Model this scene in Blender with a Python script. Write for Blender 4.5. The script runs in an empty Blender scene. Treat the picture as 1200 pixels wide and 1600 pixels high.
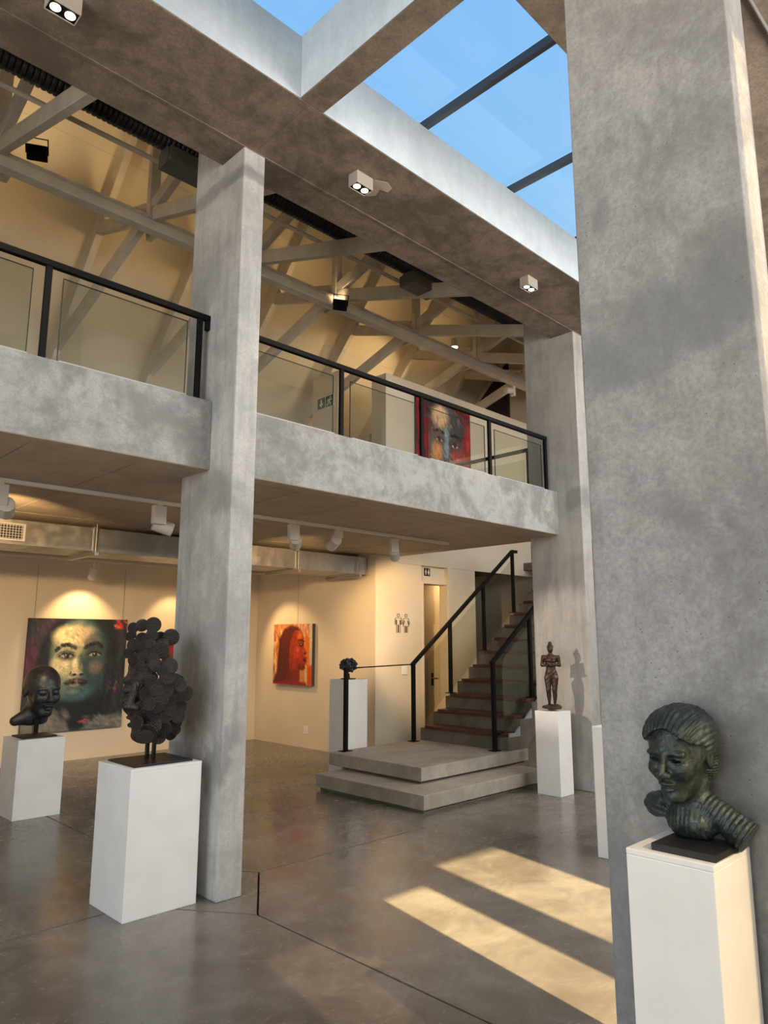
import bpy, bmesh, math, random
import numpy as np
from mathutils import Vector, Matrix

random.seed(7)
rng = np.random.default_rng(7)
sc = bpy.context.scene
COL = sc.collection
PI = math.pi
R_ = math.radians

# ------------------------------------------------------------------ camera
cd = bpy.data.cameras.new('camera')
cam = bpy.data.objects.new('camera', cd)
COL.objects.link(cam)
cam.location = (0, 0, 1.6)
cam.rotation_euler = (R_(90 + 10.11), 0, R_(45.4 - 90))
cd.sensor_fit = 'VERTICAL'
cd.sensor_height = 36.0
cd.lens = 1117.0 / 1600.0 * 36.0
cd.clip_start = 0.02
cd.clip_end = 300
sc.camera = cam

# ------------------------------------------------------------------ sky
w = bpy.data.worlds.new('sky')
sc.world = w
w.use_nodes = True
nt = w.node_tree
nt.nodes.clear()
wo = nt.nodes.new('ShaderNodeOutputWorld')
bg = nt.nodes.new('ShaderNodeBackground')
tc = nt.nodes.new('ShaderNodeTexCoord')
sx = nt.nodes.new('ShaderNodeSeparateXYZ')
rp = nt.nodes.new('ShaderNodeValToRGB')
nt.links.new(tc.outputs['Generated'], sx.inputs[0])
nt.links.new(sx.outputs['Z'], rp.inputs[0])
nt.links.new(rp.outputs[0], bg.inputs[0])
nt.links.new(bg.outputs[0], wo.inputs[0])
cr = rp.color_ramp
cr.elements[0].position = 0.0
cr.elements[0].color = (1.0, 0.95, 0.88, 1)
cr.elements[1].position = 1.0
cr.elements[1].color = (0.16, 0.42, 0.92, 1)
e = cr.elements.new(0.28); e.color = (0.66, 0.83, 1.0, 1)
e = cr.elements.new(0.55); e.color = (0.31, 0.60, 0.98, 1)
e = cr.elements.new(0.78); e.color = (0.235, 0.52, 0.97, 1)
bg.inputs[1].default_value = 1.05

# ------------------------------------------------------------------ sun
SUN_AZ, SUN_EL = 78.0, 30.0          # horizontal travel direction, elevation
sl = bpy.data.lights.new('sun', 'SUN')
sun = bpy.data.objects.new('sun', sl)
COL.objects.link(sun)
sl.energy = 32.0
sl.color = (1.0, 0.71, 0.37)
sl.angle = R_(0.55)
sd = Vector((math.cos(R_(SUN_AZ)) * math.cos(R_(SUN_EL)), math.sin(R_(SUN_AZ)) * math.cos(R_(SUN_EL)), -math.sin(R_(SUN_EL))))
sun.rotation_euler = sd.to_track_quat('-Z', 'Y').to_euler()
sun.location = (-3, -14, 9)

# ------------------------------------------------------------------ area lamps added at unseen windows to brighten the hall
def fill_light(name, loc, direction, sx_, sy_, radiance, color):
    d = bpy.data.lights.new(name, 'AREA')
    d.shape = 'RECTANGLE'
    d.size, d.size_y = sx_, sy_
    d.energy = radiance * PI * sx_ * sy_
    d.color = color
    o = bpy.data.objects.new(name, d)
    COL.objects.link(o)
    o.location = loc
    o.rotation_euler = Vector(direction).to_track_quat('-Z', 'Y').to_euler()
    return o
fill_light('west_window_fill', (-4.02, 1.6, 2.6), (1, 0, 0), 5.5, 5.1, 2.6, (0.91, 0.965, 1.0))
fill_light('front_window_fill', (-1.4, -1.17, 4.2), (0, 1, -0.0), 5.1, 1.95, 2.9, (1.0, 0.97, 0.93))
fill_light('front_window_fill', (7.0, -1.17, 4.2), (0, 1, -0.0), 7.0, 1.95, 9.0, (1.0, 0.97, 0.94))

# ------------------------------------------------------------------ exposure
vs = sc.view_settings
vs.view_transform = 'Standard'
vs.look = 'None'
vs.gamma = 1.0
vs.exposure = 0.0
vs.use_curve_mapping = False
cy = sc.cycles
cy.max_bounces = 10
cy.diffuse_bounces = 6
cy.glossy_bounces = 4
cy.transmission_bounces = 6
cy.transparent_max_bounces = 16
cy.sample_clamp_indirect = 6.0
cy.caustics_reflective = False
cy.caustics_refractive = False

# ------------------------------------------------------------------ helpers
def link(o, parent=None):
    COL.objects.link(o)
    if parent is not None:
        o.parent = parent
    return o

def mesh_obj(name, verts, faces, mat, parent=None, smooth=False, loc=None, mats=None, fmat=None):
    me = bpy.data.meshes.new(name)
    me.from_pydata([tuple(v) for v in verts], [], [tuple(f) for f in faces])
    for m in (mats or ([mat] if mat else [])):
        me.materials.append(m)
    if fmat is not None:
        me.polygons.foreach_set('material_index', fmat)
    if smooth:
        me.polygons.foreach_set('use_smooth', [True] * len(me.polygons))
    me.update()
    o = bpy.data.objects.new(name, me)
    if loc is not None:
        o.location = loc
    return link(o, parent)

class MB:
    """collects boxes / tubes / prisms into one mesh"""
    def __init__(s):
        s.v, s.f, s.m = [], [], []
    def add(s, vs, fs, m=0):
        n = len(s.v)
        s.v += [tuple(v) for v in vs]
        s.f += [tuple(i + n for i in f) for f in fs]
        s.m += [m] * len(fs)
        return s
    def box(s, x0, x1, y0, y1, z0, z1, m=0):
        vs = [(x0, y0, z0), (x1, y0, z0), (x1, y1, z0), (x0, y1, z0), (x0, y0, z1), (x1, y0, z1), (x1, y1, z1), (x0, y1, z1)]
        fs = [(0, 3, 2, 1), (4, 5, 6, 7), (0, 1, 5, 4), (1, 2, 6, 5), (2, 3, 7, 6), (3, 0, 4, 7)]
        return s.add(vs, fs, m)
    def bar(s, a, b, wdt, hgt, up=(0, 0, 1), m=0):
        a, b = Vector(a), Vector(b)
        d = (b - a).normalized()
        u = Vector(up)
        sd_ = d.cross(u)
        if sd_.length < 1e-4:
            sd_ = d.cross(Vector((1, 0, 0)))
        sd_.normalize()
        u = sd_.cross(d).normalized()
        vs = []
        for p in (a, b):
            for i, j in ((-1, -1), (1, -1), (1, 1), (-1, 1)):
                vs.append(p + sd_ * (i * wdt / 2) + u * (j * hgt / 2))
        fs = [(0, 3, 2, 1), (4, 5, 6, 7), (0, 1, 5, 4), (1, 2, 6, 5), (2, 3, 7, 6), (3, 0, 4, 7)]
        return s.add(vs, fs, m)
    def tube(s, a, b, r0, r1=None, n=16, m=0, cap=True):
        r1 = r0 if r1 is None else r1
        a, b = Vector(a), Vector(b)
        d = (b - a).normalized()
        p = d.orthogonal().normalized()
        q = d.cross(p)
        vs = []
        for c, r in ((a, r0), (b, r1)):
            for i in range(n):
                t = 2 * PI * i / n
                vs.append(c + p * (r * math.cos(t)) + q * (r * math.sin(t)))
        fs = [(i, (i + 1) % n, n + (i + 1) % n, n + i) for i in range(n)]
        if cap:
            fs += [tuple(range(n - 1, -1, -1)), tuple(range(n, 2 * n))]
        return s.add(vs, fs, m)
    def prism(s, poly, axis, t0, t1, m=0):
        """poly: 2D points; axis 'x': (y,z), 'y': (x,z), 'z': (x,y)"""
        def p3(p, t):
            return {'x': (t, p[0], p[1]), 'y': (p[0], t, p[1]), 'z': (p[0], p[1], t)}[axis]
        n = len(poly)
        vs = [p3(p, t0) for p in poly] + [p3(p, t1) for p in poly]
        fs = [(i, (i + 1) % n, n + (i + 1) % n, n + i) for i in range(n)]
        fs += [tuple(range(n - 1, -1, -1)), tuple(range(n, 2 * n))]
        return s.add(vs, fs, m)
    def build(s, name, mat, parent=None, bevel=0.0, smooth=False, loc=None, seg=2, mats=None):
        o = mesh_obj(name, s.v, s.f, mat, parent, smooth, loc, mats, s.m if mats else None)
        bm = bmesh.new()
        bm.from_mesh(o.data)
        if bevel > 0:
            es = [e_ for e_ in bm.edges if len(e_.link_faces) == 2 and e_.calc_face_angle(0) > 0.5]
            bmesh.ops.bevel(bm, geom=es, offset=bevel, segments=seg, affect='EDGES', profile=0.5)
        bmesh.ops.recalc_face_normals(bm, faces=bm.faces)
        bm.to_mesh(o.data)
        bm.free()
        return o

def boxo(name, x0, x1, y0, y1, z0, z1, mat, parent=None, bevel=0.0):
    return MB().box(x0, x1, y0, y1, z0, z1).build(name, mat, parent, bevel)

def tag(o, label=None, cat=None, group=None, kind=None):
    if label: o['label'] = label
    if cat: o['category'] = cat
    if group: o['group'] = group
    if kind: o['kind'] = kind
    return o

def struct(o, label=None):
    o['kind'] = 'structure'
    if label: o['label'] = label
    return o

def thing(name, loc, label, cat, group=None, rz=0.0):
    o = bpy.data.objects.new(name, None)
    o.empty_display_size = 0.1
    COL.objects.link(o)
    o.location = loc
    o.rotation_euler = (0, 0, rz)
    return tag(o, label, cat, group)

def copy_tree(o, parent=None):
    c = o.copy()
    COL.objects.link(c)
    c.parent = parent
    for ch in list(o.children):
        copy_tree(ch, c)
    return c

# ------------------------------------------------------------------ materials
class NT:
    def __init__(s, name):
        s.mat = bpy.data.materials.new(name)
        s.mat.use_nodes = True
        s.t = s.mat.node_tree
        s.t.nodes.clear()
        s.out = s.t.nodes.new('ShaderNodeOutputMaterial')
        s.b = s.t.nodes.new('ShaderNodeBsdfPrincipled')
        s.t.links.new(s.b.outputs[0], s.out.inputs[0])
        s._tc = None
    def n(s, typ, **kw):
        nd = s.t.nodes.new('ShaderNode' + typ)
        for k, v in kw.items():
            setattr(nd, k, v)
        return nd
    def l(s, a, b):
        s.t.links.new(a, b)
    def set(s, sock, v):
        if hasattr(v, 'is_output') or isinstance(v, bpy.types.NodeSocket):
            s.l(v, sock)
        else:
            sock.default_value = v
    @property
    def co(s):
        if s._tc is None:
            s._tc = s.n('TexCoord')
        return s._tc.outputs['Object']
    def scaled(s, v, sc_):
        m = s.n('Mapping')
        s.l(v, m.inputs[0])
        m.inputs['Scale'].default_value = sc_
        return m.outputs[0]
    def noise(s, scale, detail=5, rough=0.55, dist=0.0, vec=None):
        nd = s.n('TexNoise')
        nd.inputs['Scale'].default_value = scale
        nd.inputs['Detail'].default_value = detail
        nd.inputs['Roughness'].default_value = rough
        nd.inputs['Distortion'].default_value = dist
        s.l(vec if vec is not None else s.co, nd.inputs['Vector'])
        return nd.outputs[0]
    def ramp(s, v, a, b, lo=0.0, hi=1.0, smooth=True):
        m = s.n('MapRange')
        m.interpolation_type = 'SMOOTHSTEP' if smooth else 'LINEAR'
        s.l(v, m.inputs[0])
        for i, x in zip((1, 2, 3, 4), (a, b, lo, hi)):
            m.inputs[i].default_value = x
        return m.outputs[0]
    def math(s, op, a, b=None, c=None):
        m = s.n('Math', operation=op)
        for i, x in enumerate((a, b, c)):
            if x is not None:
                s.set(m.inputs[i], x)
        return m.outputs[0]
    def vmath(s, op, a, b=None):
        m = s.n('VectorMath', operation=op)
        for i, x in enumerate((a, b)):
            if x is not None:
                s.set(m.inputs[i], x)
        return m.outputs[1] if op in ('LENGTH', 'DISTANCE', 'DOT_PRODUCT') else m.outputs[0]
    def mix(s, fac, a, b, blend='MIX'):
        m = s.n('Mix', data_type='RGBA', blend_type=blend)
        s.set(m.inputs[0], fac)
        s.set(m.inputs[6], a if not isinstance(a, tuple) else (*a[:3], 1))
        s.set(m.inputs[7], b if not isinstance(b, tuple) else (*b[:3], 1))
        return m.outputs[2]
    def bump(s, h, strength=0.2, dist=0.01, normal=None):
        b = s.n('Bump')
        b.inputs['Strength'].default_value = strength
        b.inputs['Distance'].default_value = dist
        s.l(h, b.inputs['Height'])
        if normal is not None:
            s.l(normal, b.inputs['Normal'])
        s.l(b.outputs[0], s.b.inputs['Normal'])
        return b.outputs[0]
    def fin(s, col=None, rough=None, metal=None, spec=None):
        if col is not None:
            s.set(s.b.inputs['Base Color'], col if not isinstance(col, tuple) else (*col[:3], 1))
        if rough is not None: s.set(s.b.inputs['Roughness'], rough)
        if metal is not None: s.set(s.b.inputs['Metallic'], metal)
        if spec is not None: s.set(s.b.inputs['Specular IOR Level'], spec)
        return s.mat

def plain(name, col, rough=0.5, metal=0.0, spec=0.5, var=0.0, scale=6.0, bump=0.0):
    t = NT(name)
    c = (*col, 1)
    if var > 0:
        n_ = t.noise(scale, 5)
        f = t.ramp(n_, 0.3, 0.7)
        c = t.mix(f, tuple(x * (1 - var) for x in col), tuple(min(1, x * (1 + var)) for x in col))
        if bump > 0:
            t.bump(t.noise(scale * 12, 4), bump, 0.004)
    return t.fin(c, rough, metal, spec)

def concrete(name, ca, cb, scale=1.0, bump=0.25, rough=0.75, dark_patches=(), streak=0.25, pits=0.5, cloud=(0.36, 0.64), fine=0.16):
    t = NT(name)
    big = t.noise(1.1 * scale, 8, 0.62, 0.7)
    mid = t.noise(5.5 * scale, 8, 0.65, 0.4)
    sm = t.noise(30 * scale, 8, 0.75)
    f = t.ramp(t.math('ADD', t.math('MULTIPLY', big, 0.65), t.math('MULTIPLY', mid, 0.35)), cloud[0], cloud[1])
    c = t.mix(f, ca, cb)
    vs_ = t.noise(9 * scale, 5, 0.6, 0.2, vec=t.scaled(t.co, (1.0, 1.0, 0.10)))
    c = t.mix(t.ramp(vs_, 0.42, 0.72, 0.0, streak), c, tuple(x * 0.62 for x in ca))
    c = t.mix(t.ramp(sm, 0.3, 0.75, 0.0, fine * 2), c, tuple(x * 0.72 for x in ca))
    nz = t.noise(2.6, 6, 0.65)
    nzv = t.n('TexNoise'); nzv.inputs['Scale'].default_value = 3.2; nzv.inputs['Detail'].default_value = 8; nzv.inputs['Roughness'].default_value = 0.62
    t.l(t.co, nzv.inputs['Vector'])
    off = t.vmath('SUBTRACT', nzv.outputs[1], (0.5, 0.5, 0.5))
    for (cx, cy_, cz, rx, ry, rz, st, col) in dark_patches:
        offs = t.n('VectorMath', operation='SCALE'); t.l(off, offs.inputs[0]); offs.inputs['Scale'].default_value = 2.6 * min(ry, rz)
        p = t.vmath('SUBTRACT', t.vmath('ADD', t.co, offs.outputs[0]), (cx, cy_, cz))
        p = t.vmath('DIVIDE', p, (rx, ry, rz))
        d = t.vmath('LENGTH', p)
        c = t.mix(t.math('MULTIPLY', t.math('MULTIPLY', t.ramp(d, 1.15, 0.55), t.ramp(mid, 0.25, 0.6, 0.45, 1.0)), st), c, col)
    vo = t.n('TexVoronoi'); vo.inputs['Scale'].default_value = 26 * scale
    t.l(t.co, vo.inputs['Vector'])
    pm = t.math('MULTIPLY', t.ramp(vo.outputs[0], 0.13, 0.07), t.ramp(t.noise(3.3, 3), 0.54, 0.62))
    c = t.mix(t.math('MULTIPLY', pm, pits), c, tuple(x * 0.25 for x in ca))
    h = t.math('SUBTRACT', t.math('ADD', t.math('MULTIPLY', mid, 0.6), t.math('MULTIPLY', sm, 0.4)), t.math('MULTIPLY', pm, 0.8))
    t.bump(h, bump, 0.012)
    return t.fin(c, rough, 0.0, 0.35)

# ------------------------------------------------------------------ setting materials
G = lambda v, t=(1.0, 0.985, 0.955): tuple(v * k for k in t)
M = {}
M['plaster'] = concrete('cement_plaster', G(0.25, (1, 1.01, 1.0)), G(0.45, (1, 1.01, .995)), 2.2, 0.25, 0.7, streak=0.10, pits=0.5, cloud=(0.38, 0.60), fine=0.22)
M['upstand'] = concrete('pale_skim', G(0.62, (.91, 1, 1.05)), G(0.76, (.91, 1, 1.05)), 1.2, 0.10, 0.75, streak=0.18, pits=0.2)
M['raw'] = concrete('shaded_raw_soffit', (0.14, 0.112, 0.086), (0.31, 0.25, 0.195), 1.7, 0.5, 0.85, streak=0.0, pits=0.8, cloud=(0.38, 0.62), fine=0.3)  # raw concrete, browned further for the shade and warm bounce on soffits
M['board'] = concrete('board_soffit', (0.44, 0.37, 0.285), (0.60, 0.51, 0.40), 1.0, 0.2, 0.8, streak=0.0, pits=0.2)
DK = (0.17, 0.175, 0.18)
M['colA'] = concrete('column_concrete_a', G(0.40, (1, 1, 0.99)), G(0.60, (1, .99, .965)), 1.7, 0.3, 0.75, streak=0.4, fine=0.24, dark_patches=[
    (2.60, 4.50, 5.02, 0.35, 0.55, 0.07, 0.55, DK), (2.70, 4.11, 5.00, 0.35, 0.3, 0.05, 0.6, DK),  # soft dark bands across the column top
    (2.60, 4.30, 2.62, 0.14, 0.22, 0.20, 0.55, DK), (2.60, 4.40, 0.80, 0.10, 0.5, 0.22, 0.6, DK),  # darker by the beam joint and low on the face
    (2.70, 4.11, 0.98, 0.12, 0.06, 0.10, 0.35, DK), (2.60, 4.6, 1.6, 0.1, 0.25, 1.3, 0.25, DK)])
M['colC'] = concrete('column_concrete_c', G(0.27, (1, .99, .975)), G(0.50, (1, .985, .955)), 1.7, 0.35, 0.75, streak=0.2, pits=0.9, fine=0.30, cloud=(0.34, 0.64), dark_patches=[
    (2.60, 0.93, 2.86, 0.2, 0.30, 0.20, 0.70, (0.19, 0.20, 0.205)), (2.60, 1.25, 2.70, 0.2, 0.30, 0.12, 0.60, (0.2, 0.21, 0.215)),
    (2.60, 1.33, 3.36, 0.1, 0.05, 0.09, 0.5, DK), (2.60, 1.42, 0.55, 0.2, 0.16, 0.7, 0.45, DK), (2.60, 0.85, 3.05, 0.2, 0.16, 0.12, 0.35, DK)])
M['colB'] = concrete('column_concrete_b', G(0.36, (1, .97, .93)), G(0.50, (1, .97, .92)), 1.5, 0.2, 0.75, streak=0.4, dark_patches=[
    (7.20, 4.20, 3.18, 0.3, 0.18, 0.16, 0.6, DK), (7.20, 4.3, 0.5, 0.2, 0.4, 0.35, 0.3, DK)])
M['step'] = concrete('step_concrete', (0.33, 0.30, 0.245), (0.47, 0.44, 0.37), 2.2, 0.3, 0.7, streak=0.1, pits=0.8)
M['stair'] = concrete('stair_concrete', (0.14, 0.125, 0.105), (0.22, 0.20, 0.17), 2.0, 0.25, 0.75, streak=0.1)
M['white'] = plain('white_wall', (0.74, 0.66, 0.53), 0.75, var=0.03, scale=2)
M['roofwhite'] = plain('ceiling_board', (0.70, 0.62, 0.48), 0.8, var=0.03, scale=2)
M['truss'] = plain('truss_paint', (0.62, 0.57, 0.49), 0.7, var=0.08, scale=5)
M['black'] = plain('black_steel', (0.006, 0.006, 0.006), 0.6, 0.0, 0.15)
M['dark'] = plain('dark_joint', (0.02, 0.02, 0.02), 0.9)
M['paving'] = plain('paving', (0.55, 0.52, 0.47), 0.9, var=0.1, scale=1)
M['bar'] = plain('skylight_bar', (0.10, 0.105, 0.115), 0.5, 0.3)
M['frame'] = plain('window_frame', (0.05, 0.052, 0.055), 0.5, 0.4)

def glass_mat(name, tint, refl=0.06, rough=0.0):
    t = NT(name)
    tr = t.n('BsdfTransparent'); tr.inputs[0].default_value = (*tint, 1)
    gl = t.n('BsdfGlossy'); gl.inputs['Roughness'].default_value = rough
    gl.inputs[0].default_value = (0.9, 0.95, 0.95, 1)
    fr = t.n('LayerWeight'); fr.inputs[0].default_value = 0.5
    mx = t.n('MixShader')
    t.l(t.math('ADD', t.math('MULTIPLY', t.math('POWER', fr.outputs[1], 5.0), 0.9), refl + 0.02), mx.inputs[0])
    t.l(tr.outputs[0], mx.inputs[1]); t.l(gl.outputs[0], mx.inputs[2])
    t.l(mx.outputs[0], t.out.inputs[0])
    return t.mat
M['glass'] = glass_mat('clear_glass', (0.96, 0.98, 0.97), 0.0)
M['railglass'] = glass_mat('rail_glass', (0.90, 0.915, 0.88), 0.02)
M['slot_tint'] = glass_mat('sun_dimming_glass', (0.37, 0.36, 0.345), 0.0)  # tint added to dim the sun through the high slot
M['tint'] = glass_mat('tinted_glass', (0.285, 0.28, 0.272), 0.0)

def floor_mat():
    t = NT('polished_concrete')
    big = t.noise(0.55, 8, 0.65, 0.9)
    mid = t.noise(3.2, 8, 0.7, 0.6)
    sm = t.noise(24, 6, 0.7)
    f = t.ramp(t.math('ADD', t.math('MULTIPLY', big, 0.6), t.math('MULTIPLY', mid, 0.4)), 0.36, 0.66)
    c = t.mix(f, (0.105, 0.092, 0.078), (0.225, 0.208, 0.184))
    tr = t.noise(7, 7, 0.7, 1.2, vec=t.scaled(t.co, (0.35, 1.6, 1)))
    c = t.mix(t.ramp(tr, 0.54, 0.76, 0, 0.55), c, (0.10, 0.086, 0.072))
    c = t.mix(t.ramp(sm, 0.45, 0.8, 0, 0.30), c, (0.12, 0.105, 0.09))
    # fine scratches
    w1 = t.noise(60, 2, 0.5, 0.0, vec=t.scaled(t.co, (0.03, 1.0, 1)))
    rot = t.n('Mapping'); t.l(t.co, rot.inputs[0]); rot.inputs['Rotation'].default_value = (0, 0, 0.6); rot.inputs['Scale'].default_value = (0.04, 1.3, 1)
    w2 = t.noise(45, 2, 0.5, 0.0, vec=rot.outputs[0])
    scr = t.math('MULTIPLY', t.math('MAXIMUM', t.ramp(w1, 0.72, 0.78), t.ramp(w2, 0.73, 0.79)), t.ramp(t.noise(1.3, 3), 0.48, 0.62))
    c = t.mix(t.math('MULTIPLY', scr, 0.55), c, (0.07, 0.062, 0.055))
    r = t.ramp(t.math('ADD', t.math('MULTIPLY', mid, 0.5), t.math('MULTIPLY', sm, 0.5)), 0.3, 0.7, 0.13, 0.34)
    t.bump(t.math('ADD', t.math('MULTIPLY', sm, 0.4), mid), 0.05, 0.01)
    return t.fin(c, r, 0, 0.5)
M['floor'] = floor_mat()

# ------------------------------------------------------------------ ground outside, floor and slabs
struct(boxo('ground', -45, 45, -45, 45, -0.6, -0.12, M['paving']), 'pale sunlit paving outside the building')
fl = struct(boxo('floor', -4.2, 11.2, -1.4, 10.32, -0.119, -0.03, M['dark']), 'polished grey concrete floor with saw-cut joints')

def offset_convex(poly, d):
    n = len(poly)
    out = []
    for i in range(n):
        p0, p1, p2 = Vector(poly[i - 1]), Vector(poly[i]), Vector(poly[(i + 1) % n])
        d1, d2 = (p1 - p0).normalized(), (p2 - p1).normalized()
        n1, n2 = Vector((-d1.y, d1.x)), Vector((-d2.y, d2.x))
        a, b = p0 + n1 * d, p1 + n2 * d
        den = d1.x * d2.y - d1.y * d2.x
        t = ((b.x - a.x) * d2.y - (b.y - a.y) * d2.x) / den
        q = a + d1 * t
        out.append((q.x, q.y))
    return out

JX, JY, DX, DY = 2.68, 4.43, 0.46, 0.65
XE, XW, YS, YN = 11.19, -4.19, -1.39, 10.31
slabs = [
    [(JX, JY - DY), (JX + DX, JY), (JX, JY + DY), (JX - DX, JY)],
    [(JX, YS), (7.3, YS), (7.3, JY), (JX + DX, JY), (JX, JY - DY)],
    [(JX, JY + DY), (JX + DX, JY), (7.3, JY), (7.3, YN), (JX, YN)],
    [(JX - DX, JY), (JX, JY + DY), (JX, YN), (-1.9, YN), (-1.9, JY)],
    [(-1.9, YS), (JX, YS), (JX, JY - DY), (JX - DX, JY), (-1.9, JY)],
    [(7.3, YS), (XE, YS), (XE, JY), (7.3, JY)], [(7.3, JY), (XE, JY), (XE, YN), (7.3, YN)],
    [(XW, YS), (-1.9, YS), (-1.9, JY), (XW, JY)], [(XW, JY), (-1.9, JY), (-1.9, YN), (XW, YN)]]
for pl in slabs:
    MB().prism(offset_convex(pl, 0.006), 'z', -0.03, 0.0).build('floor_slab', M['floor'], fl, bevel=0.002, seg=1)

# ------------------------------------------------------------------ columns
def colo(x0, x1, y0, y1, z1, mat, label, back=False):
    m = MB()
    if back:
        yb = 4.425
        m.prism([(y0, 0), (y1, 0), (y1, 5.62), (yb, 5.62), (yb, z1), (y0, z1)], 'x', x0, x1)
    else:
        m.box(x0, x1, y0, y1, 0, z1)
    return struct(m.build('column', mat, bevel=0.008, seg=2), label)
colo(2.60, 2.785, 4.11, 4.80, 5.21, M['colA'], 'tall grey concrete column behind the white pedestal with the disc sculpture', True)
colo(7.20, 7.40, 4.11, 4.80, 5.21, M['colB'], 'far concrete column behind the bronze standing figure', True)
colo(2.60, 2.815, 0.767, 1.447, 5.21, M['colC'], 'broad near concrete column with a dark damp patch, behind the green bust')
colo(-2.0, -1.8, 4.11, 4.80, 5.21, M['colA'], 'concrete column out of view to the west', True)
colo(7.20, 7.40, 0.767, 1.447, 5.21, M['colB'], 'concrete column hidden behind the near column')
colo(-2.0, -1.8, 0.767, 1.447, 5.21, M['colC'], 'concrete column behind the viewer')

# ------------------------------------------------------------------ skylight beams (mat 0 = pale face, 1 = raw soffit, shade put into its colour)
def beam(name, x0, x1, y0, y1, z0, z1, label, face='upstand', sof='raw'):
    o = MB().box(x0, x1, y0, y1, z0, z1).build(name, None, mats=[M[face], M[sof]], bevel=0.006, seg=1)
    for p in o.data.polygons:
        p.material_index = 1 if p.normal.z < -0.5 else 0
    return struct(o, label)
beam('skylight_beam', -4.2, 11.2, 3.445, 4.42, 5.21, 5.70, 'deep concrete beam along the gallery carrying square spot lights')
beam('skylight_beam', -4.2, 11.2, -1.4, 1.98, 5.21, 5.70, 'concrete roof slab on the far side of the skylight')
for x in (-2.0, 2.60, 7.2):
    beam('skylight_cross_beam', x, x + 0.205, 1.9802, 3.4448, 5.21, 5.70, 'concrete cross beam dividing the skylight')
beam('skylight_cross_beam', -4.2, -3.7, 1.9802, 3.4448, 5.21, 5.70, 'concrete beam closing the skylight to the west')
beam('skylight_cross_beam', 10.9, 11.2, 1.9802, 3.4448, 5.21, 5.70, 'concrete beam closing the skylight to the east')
# raised pour seams on the soffit of the main beam
for i, x in enumerate((0.6, 2.69, 4.8, 6.9)):
    struct(boxo('trim_%d' % (i + 1), x, x + 0.012, 3.47, 4.08, 5.206, 5.2099, M['raw']))
struct(MB().box(-4, 11, 4.105, 4.125, 5.204, 5.2099).build('trim_5', M['raw']))

# skylight: bars and panes
sky = struct(bpy.data.objects.new('window_1', None), 'glazed skylight with slim dark bars'); link(sky)
sky.location = (0, 0, 5.70)
xs = [-3.75 + 0 * 0, -2.1, -0.9, 0.3, 1.5, 2.70, 3.89, 5.09, 6.29, 7.3, 8.5, 9.7, 10.95]
bar_mesh = None
for x in xs:
    b = MB().box(-0.024, 0.024, 1.90, 3.56, 0.0, 0.07).build('glazing_bar', M['bar'], sky, bevel=0.003, seg=1)
    b.location = (x, 0, 0.001)
for a, b in zip(xs[:-1], xs[1:]):
    MB().box(a + 0.03, b - 0.03, 1.88, 3.58, 0.0715, 0.0775).build('pane', M['glass'], sky)

# ------------------------------------------------------------------ gallery deck: slab, soffit panels, edge beams
deck = struct(MB().box(-4.2, 7.45, 4.58, 7.27, 2.80, 2.93).box(-4.2, 11.0, 7.27, 10.12, 2.80, 2.93).box(10.62, 11.0, 5.0, 7.27, 2.80, 2.93).build('gallery_deck', M['raw']), 'gallery floor slab')
xg = [-4.19] + [1.43 + 0.705 * i for i in range(-7, 9)] + [7.445]
yg = [4.585, 4.73, 5.95, 7.17, 8.4, 9.62, 10.04]
for i in range(len(xg) - 1):
    for j in range(len(yg) - 1):
        MB().box(xg[i] + 0.005, xg[i + 1] - 0.005, yg[j] + 0.005, yg[j + 1] - 0.005, 2.79, 2.80 - 0.0005 * ((i * 7 + j * 3) % 3)).build('soffit_panel', M['board'], deck)
for (a, b, lb) in ((-1.8, 2.60, 'pale plastered gallery edge beam left of the tall column'), (2.785, 7.20, 'pale plastered gallery edge beam right of the tall column'), (-4.2, -2.0, 'gallery edge beam out of view'), (7.4, 7.6, 'short end of the gallery edge beam')):
    beam('gallery_edge_beam', a + 0.0005, b - 0.0005, 4.407, 4.58, 2.79, 3.30, lb, 'plaster', 'board')

# ------------------------------------------------------------------ walls
WM = MB()
struct(MB().box(-4.2, 11.2, 10.12, 10.32, -0.03, 4.75).build('wall_back', M['white']), 'white back wall')
struct(MB().box(7.0, 7.2, 7.4201, 10.12, -0.03, 2.7895).build('wall_side', M['white']), 'white side wall with the orange painting')
wd = MB().box(7.0, 7.97, 7.27, 7.42, -0.03, 2.7895).box(8.56, 9.25, 7.27, 7.42, -0.03, 2.7895).box(7.97, 8.56, 7.33, 7.42, 2.43, 2.7895).box(7.452, 10.92, 7.255, 7.2695, 2.70, 2.95)
struct(wd.build('wall_stair', M['white']), 'white wall beside the stair with a doorway')
struct(MB().box(7.21, 10.9, 7.27, 7.58, 2.9305, 5.56).build('wall_gallery', M['white'], bevel=0.004), 'low white partition wall on the gallery with the red and blue painting')
struct(MB().box(7.0, 7.10, 8.12, 8.75, 2.9305, 5.78).build('wall_pier', M['white']), 'white pier on the gallery carrying the exit sign')
struct(MB().box(9.10, 9.25, 7.4201, 10.12, -0.03, 2.79).build('wall_toilet', M['white']))
we = MB().box(11.0, 11.2, -1.4, 4.42, -0.03, 5.21).box(11.0, 11.2, 4.42, 10.32, -0.03, 8.4)
struct(we.build('wall_east', M['white']), 'white end wall beyond the stair')
struct(MB().box(10.93, 10.999, 4.9, 10.0, 2.98, 3.28).build('trim_6', M['raw']))
struct(MB().box(-4.2, -4.0, 4.42, 10.32, -0.03, 8.4).build('wall_west', M['white']), 'white end wall of the gallery')
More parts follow.
